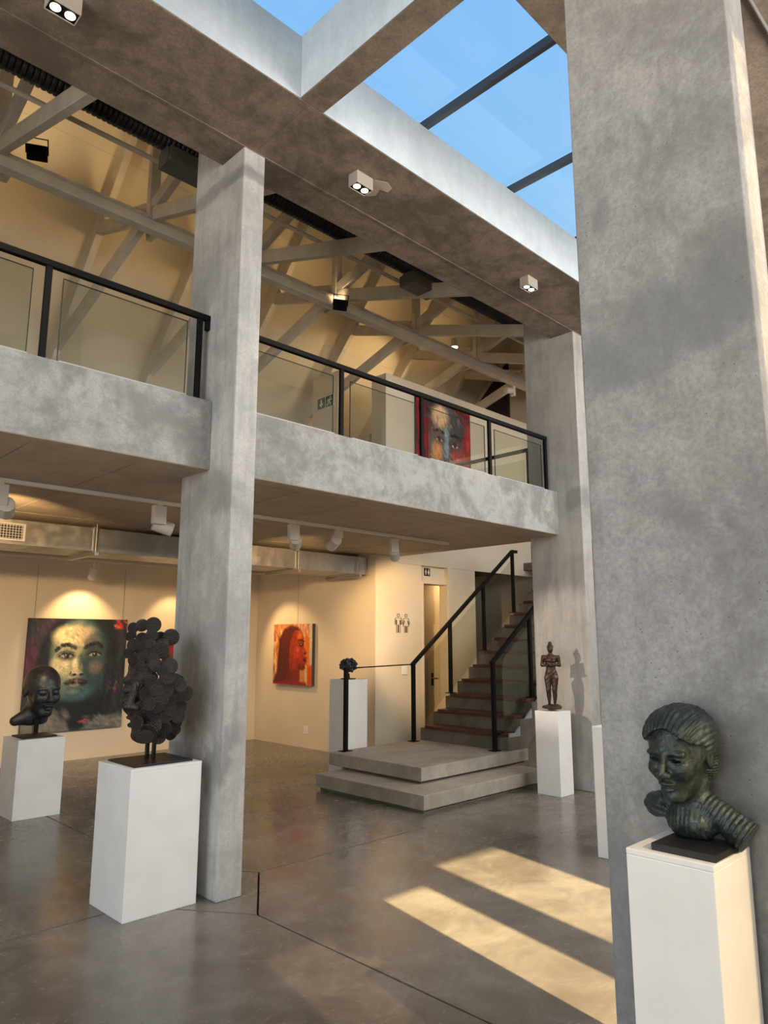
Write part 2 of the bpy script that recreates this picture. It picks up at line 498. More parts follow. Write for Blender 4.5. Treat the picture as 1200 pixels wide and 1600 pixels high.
# front wall behind the viewer, with windows and an added sun slot
wf = MB()
Y0, Y1 = -1.4, -1.2
low = [(1.33, 2.10, 2.74), (2.15, 2.79, 2.84), (3.055, 3.80, 2.98)]
px = -4.2
for a, b, h in low:
    wf.box(px, a, Y0, Y1, -0.03, 3.05)
    wf.box(a, b, Y0, Y1, h, 3.05)
    px = b
wf.box(px, 11.2, Y0, Y1, -0.03, 3.05)
wf.box(1.2, 2.18, Y0, Y1, 3.05, 5.21).box(2.40, 3.4, Y0, Y1, 3.05, 5.21)
wf.box(-4.2, 1.2, Y0, Y1, 3.05, 3.2).box(3.4, 11.2, Y0, Y1, 3.05, 3.2).box(10.6, 11.2, Y0, Y1, 3.2, 5.21)
struct(wf.build('wall_front', M['plaster']), 'front wall behind the viewer with windows and one added sun slot')
def window(n, x0, x1, z0, z1, nx, pane):
    wn = struct(bpy.data.objects.new('window_%d' % n, None)); link(wn); wn.location = (0, -1.3, 0)
    m = MB().box(x0, x0 + .04, -.03, .03, z0, z1).box(x1 - .04, x1, -.03, .03, z0, z1).box(x0, x1, -.03, .03, z1 - .04, z1).box(x0, x1, -.03, .03, z0, z0 + .03)
    for i in range(1, nx):
        xx = x0 + (x1 - x0) * i / nx
        m.box(xx - .025, xx + .025, -.03, .03, z0, z1)
    m.build('frame', M['frame'], wn)
    for i in range(nx):
        a, b = x0 + (x1 - x0) * i / nx, x0 + (x1 - x0) * (i + 1) / nx
        MB().box(a + .02, b - .02, -.004, .004, z0 + .02, z1 - .02).build('pane', pane, wn)
window(2, 1.33, 2.10, -0.03, 2.74, 1, M['tint'])
window(3, 2.15, 2.79, -0.03, 2.84, 1, M['glass'])
window(4, 2.905, 3.80, -0.03, 2.98, 1, M['glass'])
window(5, 2.18, 2.40, 3.05, 5.21, 1, M['slot_tint'])  # made-up slot that lets the sun onto the near column
window(6, -4.0, 1.2, 3.2, 5.21, 4, M['glass'])
window(7, 3.4, 10.6, 3.2, 5.21, 5, M['glass'])
# glazed west end of the hall
w8 = struct(bpy.data.objects.new('window_8', None)); link(w8); w8.location = (-4.1, 0, 0)
m = MB()
for i in range(6):
    yy = -1.2 + 5.6 * i / 5
    m.box(-.04, .04, yy - .03, yy + .03, -0.03, 5.21)
for zz in (-0.01, 2.75, 5.16):
    m.box(-.04, .04, -1.2, 4.4, zz, zz + .06)
m.build('frame', M['frame'], w8)
for i in range(5):
    a = -1.2 + 5.6 * i / 5
    for z0, z1 in ((.05, 2.75), (2.81, 5.16)):
        MB().box(-.004, .004, a + .03, a + 1.09, z0, z1).build('pane', M['glass'], w8)
# unseen slabs added outside to keep the sun off the high windows
struct(MB().box(-8, 1.2, -5.4, -1.4, 5.32, 5.5).build('added_sun_shade', M['plaster']))
struct(MB().box(2.5, 12, -5.4, -1.4, 5.32, 5.5).build('added_sun_shade', M['plaster']))

struct(MB().prism([(-1.2, 5.7001), (1.3, 5.7001), (0.6, 7.6), (-1.2, 7.6)], 'x', -4.2, 11.2).build('roof', M['dark']), 'unseen roof mass of the opposite wing, shaped to block the sun')  # unseen mass shaped to keep the sun out of the skylight
# ------------------------------------------------------------------ pitched roof over the gallery
YR = 6.8
zc = lambda y: 15.42 - 1.07 * y
zn = lambda y: 15.42 - 1.07 * (2 * YR - y)
cl = struct(MB().prism([(YR, zc(YR) + .08), (10.33, zc(10.33) + .08), (10.33, zc(10.33) + .3), (YR, zc(YR) + .3)], 'x', -4.2, 11.2)
            .prism([(4.42, zn(4.42) + .08), (YR, zc(YR) + .08), (YR, zc(YR) + .3), (4.42, zn(4.42) + .3)], 'x', -4.2, 11.2).build('ceiling', M['dark']), 'pale boarded pitched ceiling above the gallery')
TX = [0.2, 1.62, 3.13, 4.42, 5.73, 7.27, 8.7, 10.1]
bays = [-4.0, -1.2] + TX + [11.0]
ys = [6.8, 7.65, 8.5, 9.35, 10.119]
for i in range(len(bays) - 1):
    for j in range(len(ys) - 1):
        a, b = ys[j] + .002, ys[j + 1] - .002
        MB().prism([(a, zc(a)), (b, zc(b)), (b, zc(b) + .075), (a, zc(a) + .075)], 'x', bays[i] + .002, bays[i + 1] - .002).build('ceiling_panel', M['roofwhite'], cl)
    for j in range(3):
        a, b = 4.43 + .79 * j + .002, 4.43 + .79 * (j + 1) - .002
        MB().prism([(a, zn(a)), (b, zn(b)), (b, zn(b) + .075), (a, zn(a) + .075)], 'x', bays[i] + .002, bays[i + 1] - .002).build('ceiling_panel', M['roofwhite'], cl)

def truss(x):
    t = struct(bpy.data.objects.new('roof_truss', None), 'pale painted scissor truss under the pitched ceiling'); link(t)
    t.location = (x, 0, 0)
    W = 0.075
    q = lambda y, z: (0, y, z)
    def mem(name, a, b, h, wd=W):
        MB().bar(q(*a), q(*b), wd, h, up=(0, 0, 1)).build(name, M['truss'], t, bevel=0.004, seg=1)
    mem('rafter', (10.04, zc(10.04) - .14), (YR, zc(YR) - .14), 0.24, 0.085)
    mem('rafter', (4.43, zn(4.43) - .05), (YR, zc(YR) - .14), 0.20, 0.085)
    mem('chord', (4.43, 5.335), (8.05, 6.505), 0.15)
    mem('chord', (9.45, 5.28), (5.75, 6.43), 0.15)
    mem('king_post', (YR - .1, 6.0), (YR - .1, 7.75), 0.11)
    mem('web', (YR, 6.22), (7.75, 6.52), 0.06, 0.05)
    return t
t0 = truss(TX[0])
for x in TX[1:]:
    c = copy_tree(t0); c.location = (x, 0, 0)
# runner beam below the truss crossings
rb = struct(MB().bar((-4, 6.67, 5.93), (10.99, 6.67, 5.93), 0.05, 0.12).bar((-4, 6.67, 5.86), (10.99, 6.67, 5.86), 0.12, 0.022).bar((-4, 6.67, 5.99), (10.99, 6.67, 5.99), 0.12, 0.022).build('runner_beam', M['truss']), 'long pale runner beam below the trusses')

# ------------------------------------------------------------------ platform steps and stair
pf = struct(bpy.data.objects.new('stair_platform', None), 'two low concrete platform steps at the foot of the stair'); link(pf)
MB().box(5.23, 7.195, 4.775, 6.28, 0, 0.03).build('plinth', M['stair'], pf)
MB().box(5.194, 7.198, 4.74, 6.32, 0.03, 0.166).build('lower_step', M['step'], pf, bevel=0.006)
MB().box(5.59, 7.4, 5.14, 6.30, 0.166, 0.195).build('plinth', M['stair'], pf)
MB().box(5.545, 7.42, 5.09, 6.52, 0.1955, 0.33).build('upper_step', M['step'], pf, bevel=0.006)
NR, RH, RG, X1, SY0, SY1 = 14, 0.1857, 0.253, 7.07, 5.12, 6.50
st = struct(bpy.data.objects.new('staircase', None), 'concrete stair with dark timber treads'); link(st)
prof = [(X1, 0.3301)]
for i in range(NR):
    x = X1 + RG * i
    z = 0.33 + RH * (i + 1) - 0.038
    prof += [(x, z), (x + RG, z)]
xe, ze = prof[-1]
prof += [(xe, ze - 0.25), (X1 + 0.36, 0.3301)]
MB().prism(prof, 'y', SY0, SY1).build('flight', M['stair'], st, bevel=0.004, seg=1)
def wood_mat():
    t = NT('dark_tread_wood')
    g = t.noise(14, 6, 0.6, 0.6, vec=t.scaled(t.co, (6, 0.6, 6)))
    return t.fin(t.mix(t.ramp(g, 0.35, 0.7), (0.045, 0.013, 0.008), (0.16, 0.05, 0.03)), 0.35, 0, 0.5)
M['wood'] = wood_mat()
tr0 = None
for i in range(NR - 1):
    if tr0 is None:
        tr0 = MB().box(-0.03, RG + 0.0, 0.06, SY1 - SY0 - 0.10, 0, 0.038).build('tread', M['wood'], st, bevel=0.004)
        o = tr0
    else:
        o = tr0.copy(); link(o, st)
    o.location = (X1 + RG * i, SY0, 0.33 + RH * (i + 1) - 0.038)

# ================================================================== THINGS
M['paintwhite'] = plain('white_pedestal_paint', (0.86, 0.86, 0.85), 0.55, var=0.03, scale=5, bump=0.02)
M['trackwhite'] = plain('white_track_metal', (0.72, 0.68, 0.62), 0.5)
M['plate'] = plain('black_base_plate', (0.018, 0.017, 0.017), 0.45, 0.3, var=0.2, scale=20)
M['rod'] = plain('steel_rod', (0.03, 0.028, 0.027), 0.25, 0.9)
M['zinc'] = None
def zinc():
    t = NT('galvanised_sheet')
    v = t.n('TexVoronoi'); v.inputs['Scale'].default_value = 18; t.l(t.co, v.inputs['Vector'])
    c = t.mix(t.ramp(t.noise(3, 5), 0.3, 0.7), (0.40, 0.40, 0.39), (0.56, 0.56, 0.55))
    c = t.mix(t.ramp(v.outputs[0], 0.1, 0.6, 0, 0.25), c, (0.34, 0.34, 0.34))
    return t.fin(c, t.ramp(t.noise(9, 4), 0.3, 0.7, 0.28, 0.48), 0.85)
M['zinc'] = zinc()
def emit(name, col, s):
    t = NT(name)
    e_ = t.n('Emission'); e_.inputs[0].default_value = (*col, 1); e_.inputs[1].default_value = s
    t.l(e_.outputs[0], t.out.inputs[0])
    return t.mat
M['lens'] = emit('lit_lamp_lens', (1.0, 0.88, 0.70), 5)
M['lens_dim'] = plain('lamp_glass', (0.6, 0.58, 0.52), 0.2)
WARM = (1.0, 0.62, 0.27)
WARM2 = (1.0, 0.76, 0.48)

def spot_light(parent, loc, target, watts, angle, blend=0.5, color=WARM, radius=0.03):
    d = bpy.data.lights.new('lamp_light', 'SPOT')
    d.energy = watts; d.spot_size = R_(angle); d.spot_blend = blend; d.color = color
    d.shadow_soft_size = radius
    o = bpy.data.objects.new('lamp_light', d)
    link(o, parent)
    o.location = loc
    o.rotation_euler = (Vector(target) - Vector(loc)).to_track_quat('-Z', 'Y').to_euler()
    return o

# ------------------------------------------------------------------ gallery railings
def gallery_rail(label, x0, x1, posts, panes, zr, ztop, hooks=()):
    t = thing('gallery_railing', (0, 4.5, 3.30), label, 'railing', 'black railings along the gallery edge')
    MB().box(x0, x1, -0.022, 0.022, zr - 0.018 - 3.30, zr + 0.024 - 3.30).build('handrail', M['black'], t, bevel=0.004)
    for x in posts:
        MB().box(x - 0.019, x + 0.019, -0.016, 0.016, 0.0, zr - 0.018 - 3.30).build('post', M['black'], t, bevel=0.003)
    for x in hooks:
        MB().box(x - 0.03, x, -0.018, 0.018, zr - 0.09 - 3.30, zr - 0.0181 - 3.30).build('wall_bracket', M['black'], t, bevel=0.003)
    for a, b in panes:
        p = MB().box(a, b, -0.005, 0.005, 0.03, ztop - 3.30).build('glass_panel', M['railglass'], t)
        MB().box(a, b, -0.03, 0.03, 0.0, 0.0295).build('bottom_channel', M['channel'], p)
        for (x0_, x1_, z0_, z1_) in ((a, b, ztop - 3.30, ztop - 3.2965), (a - .0035, a, .03, ztop - 3.2965), (b, b + .0035, .03, ztop - 3.2965)):
            MB().box(x0_, x1_, -.005, .005, z0_, z1_).build('glass_edge', M['edge'], p)
    return t
M['channel'] = plain('pale_channel', (0.42, 0.43, 0.46), 0.5, 0.1)
M['edge'] = plain('glass_edge', (0.03, 0.04, 0.035), 0.3)
gallery_rail('black steel railing with glass panels left of the tall column', -1.79, 2.597, [-0.72, 0.36, 1.44, 2.52], [(-1.7, -.8), (-.62, .27), (.455, 1.345), (1.535, 2.42)], 3.96, 3.89, [2.597])
gallery_rail('black steel railing with glass panels between the two columns, in front of the red painting', 2.79, 7.13, [2.84, 3.915, 4.95, 6.03, 7.11], [(2.90, 3.82), (4.02, 4.86), (5.04, 5.94), (6.12, 7.02)], 3.945, 3.845)
# guard rail at the stair head
t = thing('guard_rail', (7.42, 4.9, 2.93), 'black guard rail at the stair head behind the glass on the gallery', 'railing')
MB().box(-.02, .02, 0, 2.3, 1.0, 1.04).build('handrail', M['black'], t)
for y in (0.02, 1.1, 2.2):
    MB().box(-.02, .02, y, y + .04, 0, 1.0).build('post', M['black'], t)
MB().box(-.005, .005, .1, 1.08, .06, .9).build('glass_panel', M['railglass'], t)
MB().box(-.005, .005, 1.16, 2.18, .06, .9).build('glass_panel', M['railglass'], t)

# ------------------------------------------------------------------ stair railings
def slope_rail(name, label, y, x0, x1, z0, posts, panes, tail=None, end_flat=0.0):
    t = thing(name, (x0, y, 0.33), label, 'railing')
    sl_ = RH / RG
    zt = lambda x: z0 + sl_ * (x - x0)
    q = lambda x, z: (x - x0, 0, z - 0.33)
    h = MB().bar(q(x0 - 0.03, zt(x0) - .02), q(x1, zt(x1)), 0.045, 0.045)
    if end_flat:
        h.bar(q(x1 - .01, zt(x1)), q(x1 + end_flat, zt(x1)), 0.045, 0.045)
    h.build('handrail', M['black'], t, bevel=0.004)
    for (x, zb) in posts:
        p = MB().box(x - x0 - .022, x - x0 + .022, -.022, .022, zb - .33, zt(x) - .33).build('post', M['black'], t, bevel=0.003)
        MB().box(x - x0 - .06, x - x0 + .06, -.05, .05, zb - .33, zb - .322).build('foot_plate', M['black'], p)
    for (a, b, za, zb) in panes:
        poly = [(a - x0, za - .33), (b - x0, zb - .33), (b - x0, zt(b) - .12 - .33), (a - x0, zt(a) - .12 - .33)]
        MB().prism(poly, 'y', -.005, .005).build('glass_panel', M['railglass'], t)
    return t
zs = lambda i: 0.33 + RH * i
FY = 6.44
t = slope_rail('stair_railing', 'black stair railing on the far side, joined by a thin bar to a single post', FY, 6.88, 9.13, 1.29,
               [(6.88, .33), (7.62, zs(3)), (8.38, zs(6)), (9.13, zs(9))],
               [(7.10, 7.58, zs(1) + .06, zs(3) + .02), (7.66, 8.34, zs(3) + .06, zs(6) + .02), (8.42, 9.09, zs(6) + .06, zs(9) + .02)], end_flat=0.12)
MB().box(5.726 - 6.88 - .022, 5.726 - 6.88 + .022, -.022, .022, 0, 0.945).build('post', M['black'], t, bevel=0.003)
MB().box(5.726 - 6.88 - .07, 5.726 - 6.88 + .07, -.05, .05, 0, 0.008).build('foot_plate', M['black'], t)
MB().bar((5.726 - 6.88, 0, .935), (-.02, 0, .955), .014, .014).build('level_bar', M['black'], t)
NY = 5.24
t = slope_rail('stair_railing', 'short black stair railing with glass on the near side, beside the far column', NY, 6.97, 9.0, 1.335,
               [(6.97, .33), (7.75, zs(3)), (8.51, zs(6))],
               [(7.16, 7.70, .50, zs(3) + .0), (7.80, 8.46, zs(3), zs(6))])
MB().box(.02, .17, -.02, .02, .17, .20).build('lower_bracket', M['black'], t)
MB().prism([(.14, .10), (.30, .10), (1.30, .83), (1.30, .95), (.26, .19), (.14, .19)], 'y', -.115, -.095).build('glass_clamp', M['channel'], t)

# ------------------------------------------------------------------ pedestals
def pedestal(x0, x1, y0, y1, h, label):
    t = thing('pedestal', ((x0 + x1) / 2, (y0 + y1) / 2, 0), label, 'pedestal', 'white display pedestals')
    a, b = (x1 - x0) / 2, (y1 - y0) / 2
    MB().box(-a, a, -b, b, 0.0, h - .018).build('body', M['paintwhite'], t, bevel=0.003)
    MB().box(-a, a, -b, b, h - .0178, h).build('top_board', M['paintwhite'], t, bevel=0.002)
    return t
pedestal(2.043, 2.515, 4.20, 4.655, 0.840, 'large white pedestal under the dark disc sculpture, in front of the tall column')
pedestal(2.38, 2.80, 7.14, 7.56, 0.695, 'low white pedestal under the dark bald head, at the left edge')
pedestal(5.83, 6.22, 6.60, 6.86, 1.119, 'tall white pedestal under the small tree sculpture, behind the platform steps')
pedestal(6.735, 6.985, 4.235, 4.52, 0.848, 'slim white pedestal under the bronze standing figure')
pedestal(5.15, 5.44, 2.655, 2.943, 0.942, 'white pedestal mostly hidden behind the near column')
pedestal(2.265, 2.557, 0.92, 1.195, 0.945, 'white pedestal under the green bust in the near right corner')

# ------------------------------------------------------------------ lighting tracks and heads
tk = tag(MB().box(-3.5, 6.76, -.018, .018, 0.001, .033).box(-3.5, 6.76, -.008, .008, 0.033, .0345).build('lighting_track', M['trackwhite'], bevel=0.002, loc=(0, 5.72, 2.755)),
         'long white lighting track under the gallery soffit', 'lighting track')
tk2 = tag(MB().box(-3.5, 6.95, -.018, .018, 0, .03).build('lighting_track', M['trackwhite'], bevel=0.002, loc=(0, 9.55, 2.62)),
          'white lighting track near the back wall below the duct', 'lighting track')
for i, x in enumerate((-2.0, 1.0, 3.3, 4.6, 6.6)):
    tag(MB().tube((0, 0, 0), (0, 0, .139), .005, n=8).build('hanger', M['trackwhite'], tk2, loc=(x, 0, .03)))

def track_head(label, loc, target, watts, angle, kind=0, color=WARM, rad=.03):
    """adapter block hanging from the track with a cylindrical lamp beside it"""
    t = thing('track_spotlight', loc, label, 'spotlight', 'white track spotlights')
    d = (Vector(target) - Vector(loc)); d.normalize()
    MB().box(-.02, .02, -.014, .014, -.012, 0.0).build('adapter', M['trackwhite'], t)
    if kind == 0:
        MB().box(-.05, .05, -.022, .022, -.145, -.0122).build('driver_box', M['trackwhite'], t, bevel=0.004)
    else:
        MB().box(-.03, .045, -.022, .022, -.075, -.0122).build('driver_box', M['trackwhite'], t, bevel=0.004)
    c = Vector((.0, .0, -.15 if kind == 0 else -.115)) + Vector((.065 if kind == 0 else .0, 0.055, 0))
    a, b = c - d * .07, c + d * .07
    n = 20
    m = MB().tube(a, b, .05, .05, n=n, cap=False)
    m.tube(a, a - d * .004, .05, .04, n=n)
    m.tube(b, b - d * .03, .046, .043, n=n, cap=False).tube(b, b + d * .0005, .05, .046, n=n, cap=False)
    m.build('lamp_can', M['trackwhite'], t, smooth=False)
    MB().tube(b - d * .03, b - d * .026, .043, n=n).build('lens', M['lens_dim'], t)
    MB().bar(c + Vector((-.05 if kind == 0 else 0, -.03, .02)), c + Vector((0, 0, 0)), .015, .02).build('arm', M['trackwhite'], t)
    src = b + d * .01
    o = spot_light(t, src, Vector(target) - Vector(loc), watts, angle, .6, color, rad)
    t.scale = (1.2, 1.2, 1.2)
    return t
TZ = 2.7555
track_head('white track spotlight at the far left edge, left of the grille', (1.62, 5.72, TZ), (3.0, 10.1, 1.7), 170, 80, 0)
track_head('white track spotlight just left of the tall column', (2.90, 5.72, TZ), (6.92, 4.37, 1.45), 420, 24, 0, (1.0, .80, .60), .012)
track_head('white track spotlight with a square box, nearest right of the tall column', (4.36, 5.72, TZ), (6.9, 9.2, 1.4), 110, 62, 0)
track_head('white tilted cylindrical track spotlight, middle of the three right of the tall column', (4.95, 5.72, TZ), (6.3, 10.0, 1.2), 90, 75, 1)
track_head('white track spotlight near the end of the track, by the stair', (5.80, 5.72, TZ), (7.60, 7.27, 1.80), 230, 56, 0)
track_head('white lamp on the back track above the large portrait', (3.98, 9.55, 2.6195), (4.03, 10.12, 1.65), 50, 92, 1)
# back track lamp for the orange painting, hidden behind the duct
track_head('white lamp on the back track lighting the orange painting', (6.0, 9.55, 2.6195), (6.97, 9.15, 1.35), 66, 75, 1)
track_head('white lamp on the back track above the small red painting', (5.35, 9.55, 2.6195), (5.45, 10.12, 1.6), 22, 90, 1)
track_head('added white track spotlight out of view at the west end, nearest the glazing', (-1.2, 5.72, TZ), (-0.5, 10.1, 1.6), 140, 85, 0)  # unseen head added to brighten the back wall
track_head('added white track spotlight out of view left of the frame', (0.35, 5.72, TZ), (1.6, 10.1, 1.7), 170, 85, 0)  # second unseen head added as a wall flood

# ------------------------------------------------------------------ twin surface spots on the beam
M['spotgrey'] = plain('spot_housing', (0.42, 0.38, 0.33), 0.5)
def twin_spot(x, label):
    t = thing('ceiling_spotlight', (x, 3.77, 5.2095), label, 'spotlight', 'white twin ceiling spotlights on the beam')
    a, b, h = .085, .05, .105
    th = .004
    m = MB().box(-a, a, -b, -b + th, -h, 0).box(-a, a, b - th, b, -h, 0).box(-a, -a + th, -b + th, b - th, -h, 0).box(a - th, a, -b + th, b - th, -h, 0)
    m.build('housing', M['spotgrey'], t)
    MB().box(-a + th + .0002, a - th - .0002, -b + th + .0002, b - th - .0002, -h + .006, -h + .02).build('reflector', M['black'], t)
    for s in (-1, 1):
        MB().tube((s * .041, 0, -h + .002), (s * .041, 0, -h + .0058), .029, n=20).build('lamp', M['lens'], t)
    spot_light(t, (0, 0, -h - .01), (0, 0, -3), 95, 80, .5, WARM2, .05)
    return t
twin_spot(1.157, 'white twin spotlight on the beam, cut by the top left corner')
twin_spot(3.46, 'white twin spotlight on the beam beside a pale patch, right of the tall column')
twin_spot(5.785, 'white twin spotlight on the beam farthest right, by the near column')
M['patch'] = plain('pale_patch', (0.46, 0.40, 0.32), 0.85, var=0.1)
struct(MB().prism([(3.56, 3.72), (3.66, 3.67), (3.74, 3.70), (3.75, 3.76), (3.68, 3.78), (3.71, 3.86), (3.66, 3.92), (3.63, 3.84), (3.57, 3.80)], 'z', 5.2075, 5.2099).build('trim_7', M['patch']), 'pale repair patch on the beam soffit')

# ------------------------------------------------------------------ ducts
def dct():
    t = thing('rectangular_duct', (0, 7.4, 2.505), 'galvanised rectangular air duct hung under the gallery soffit', 'air duct')
    xs_ = [-3.9, -1.0, 0.75, 3.05, 5.70, 6.94]
    for a, b in zip(xs_[:-1], xs_[1:]):
        s = MB().box(a + .002, b - .002, 0, .60, 0, .245).build('duct_section', M['zinc'], t, bevel=0.004)
        MB().box(b - .018, b - .0021, -.012, .612, -.012, .257).build('flange', M['zinc'], s); MB().box(a + .0021, a + .018, -.012, .612, -.012, .257).build('flange', M['zinc'], s)
    for x in (0.75, 3.05, 5.70, 6.77):
        MB().tube((x, .64, -.0124), (x, .64, .283), .006, n=8).build('hanger_rod', M['zinc'], t); h = MB().tube((x, -.04, -.0124), (x, -.04, .283), .006, n=8).build('hanger_rod', M['zinc'], t)
        MB().box(x - .02, x + .02, -.07, .67, -.045, -.0125).build('support_channel', M['zinc'], h)
    g = MB().box(2.05, 2.36, -.02, -.0005, .035, .205).build('grille', M['channel'], t)
    for i in range(10):
        MB().box(2.075 + .0275 * i, 2.075 + .0275 * i + .004, -.026, -.0205, .05, .19).build('grille_bar', M['channel'], g)
    for i in range(6):
        MB().box(2.07, 2.34, -.0255, -.0206, .055 + .025 * i, .059 + .025 * i).build('grille_bar', M['channel'], g)
    MB().box(2.075, 2.335, -.0207, -.0202, .05, .19).build('grille_shadow', M['dark'], g)
    return t
dct()
def flex():
    t = thing('flexible_duct', (0, 5.1, 5.74), 'black corrugated flexible duct running behind the main beam', 'air duct')
    n, r, k = 20, .105, 0
    xs_, rs = [], []
    x = -3.9
    while x < 10.8:
        xs_ += [x, x + .012, x + .03]; rs += [r - .012, r, r]
        x += .042
    vs_, fs = [], []
    for i, (xx, rr) in enumerate(zip(xs_, rs)):
        for j in range(n):
            a = 2 * PI * j / n
            vs_.append((xx, rr * math.cos(a), rr * math.sin(a)))
    for i in range(len(xs_) - 1):
        for j in range(n):
            fs.append((i * n + j, i * n + (j + 1) % n, (i + 1) * n + (j + 1) % n, (i + 1) * n + j))
    mesh_obj('hose', vs_, fs, M['hose'], t)
    for x in (2.62, 5.55):
        b = MB().box(x - .16, x + .30, -.10, .12, -.23, -.10).build('branch_box', M['ductgrey'], t, bevel=.01)
        MB().tube((x - .17, 0, -.165), (x - .1601, 0, -.165), .085, n=20).build('collar', M['ductgrey'], b)
    return t
M['hose'] = plain('black_hose', (0.022, 0.021, 0.022), 0.4, 0.4)
M['ductgrey'] = plain('grey_duct_box', (0.13, 0.125, 0.12), 0.55, 0.3)
flex()
tag(MB().tube((-3.9, 0, 0), (10.9, 0, 0), .022, n=10).build('conduit', M['truss'], loc=(0, 5.5, 5.80)), 'thin pale pipe running along the gallery below the trusses', 'pipe')
tag(MB().tube((2.9, 0, 0), (10.9, 0, 0), .012, n=10).build('conduit', M['ductgrey'], loc=(0, 1.03, 5.194)), 'thin pale conduit on the soffit at the top right corner', 'pipe')

# ------------------------------------------------------------------ gallery floodlights, uplights
def flood(loc, label, watts, tgt):
    t = thing('floodlight', loc, label, 'floodlight', 'black floodlights on the trusses')
    MB().box(-.09, .09, -.025, .025, -.07, .07).build('housing', M['black'], t, bevel=.008)
    MB().box(-.075, .075, .0255, .028, -.055, .055).build('glass_front', M['railglass'], t)
    for i in range(6):
        MB().box(-.07 + .025 * i, -.062 + .025 * i, -.05, -.0255, -.055, .055).build('cooling_fin', M['black'], t)
    MB().box(-.10, -.092, -.01, .01, -.01, .13).box(.092, .10, -.01, .01, -.01, .13).box(-.10, .10, -.01, .01, .122, .13).build('bracket', M['black'], t)
    spot_light(t, (0, .05, .02), tgt, watts, 110, .8, (1.0, .70, .38), .06)
    return t
flood((1.92, 6.62, 6.13), 'black floodlight on the truss at the upper left', 42, (0, 1.0, 0.9)).rotation_euler = (0.5, 0, -0.5)
flood((5.62, 6.50, 5.83), 'black floodlight by the runner beam right of the tall column', 8, (0, 1.0, 0.9)).rotation_euler = (0.5, 0, -0.5)
for i, x in enumerate(TX[1:-1]):
    t = thing('uplight', (x + 0.16, 7.08, 6.001), 'small uplight on the runner beam glowing on the ceiling, %s from the left' % ('first', 'second', 'third', 'fourth', 'fifth', 'sixth')[i], 'uplight', 'small uplights on the runner beam')
    MB().box(-.03, .03, -.36, .03, 0, .012).build('bracket', M['trackwhite'], t)
    MB().tube((0, 0, .0121), (0, 0, .09), .035, .045, n=16).build('lamp_can', M['trackwhite'], t)
    spot_light(t, (0, .01, .11), (-.02, 1.0, .70), 19, 118, .9, (1.0, .66, .28), .04)
t = thing('pendant_spotlight', (8.39, 6.9, 6.19), 'lit round spotlight hanging under the trusses above the red painting', 'spotlight')
MB().tube((0, 0, .02), (0, 0, .16), .055, .05, n=20).tube((0, 0, .1601), (0, 0, .30), .008, n=8).build('lamp_can', M['trackwhite'], t)
MB().tube((0, 0, .008), (0, 0, .0199), .05, n=20).build('lens', M['lens'], t)
spot_light(t, (0, 0, 0.0), (-.6, 1.9, -.45), 150, 78, .6, (1.0, .68, .34), .05)
t = thing('camera_spotlight', (9.35, 6.5, 5.62), 'small white spotlight at the right end of the gallery, by the dark recess', 'spotlight')
MB().tube((0, 0, 0), (-.13, .03, -.02), .05, n=16).build('lamp_can', M['trackwhite'], t)
MB().box(.01, .07, -.03, .03, -.08, .08).build('driver_box', M['trackwhite'], t)
MB().tube((.04, 0, .0801), (.04, .1, .24), .01, n=8).build('arm', M['trackwhite'], t)
M['opening'] = plain('opening_shade', (0.035, 0.022, 0.018), 0.8)  # shade of the gable opening put into a dark colour
struct(MB().prism([(7.7, 5.2), (9.6, 5.2), (9.3, 5.4), (7.7, 6.9)], 'x', 10.93, 10.999).build('trim_8', M['opening']), 'dark sheet standing in for the shaded gable opening above the gallery')

# ------------------------------------------------------------------ toilet door, switches, signs
dr = struct(bpy.data.objects.new('door_1', None), 'open cream door beyond the doorway by the stair'); link(dr); dr.location = (9.085, 7.60, 0)
dr.rotation_euler = (0, 0, R_(108))
M['door'] = plain('cream_door', (0.76, 0.68, 0.50), 0.5)
lf = MB().box(0, .46, -.04, 0, .02, 1.84).build('door_leaf', M['door'], dr, bevel=.003)
MB().box(.365, .40, .0001, .008, .86, 1.06).build('handle_plate', M['rod'], lf)
MB().tube((.383, .045, .985), (.27, .045, .985), .009, n=10).build('handle', M['zinc'], lf)
MB().tube((.383, .0445, .985), (.383, .0081, .985), .009, n=10).build('handle_neck', M['zinc'], lf)
df = struct(MB().box(7.97, 8.0, 7.262, 7.42, 0, 2.43).box(8.535, 8.5599, 7.262, 7.42, 0, 2.43).box(8.5601, 8.66, 7.258, 7.2699, 0, 2.79).box(7.9701, 8.5599, 7.262, 7.3299, 2.43, 2.455).build('trim_9', M['white']), 'white frame around the doorway by the stair')
t = thing('fill_lamp', (8.9, 7.75, 2.7885), 'small round lamp added in the toilet lobby beyond the doorway', 'fill_lamp')  # unseen lamp put in to light the door leaf
MB().tube((0, 0, 0), (0, 0, -.03), .06, n=20).build('housing', M['trackwhite'], t)
MB().tube((0, 0, -.0301), (0, 0, -.036), .045, n=20).build('lens', M['lens'], t)
spot_light(t, (0, 0, -.05), (.2, 0, -2), 45, 150, .9, WARM, .05)

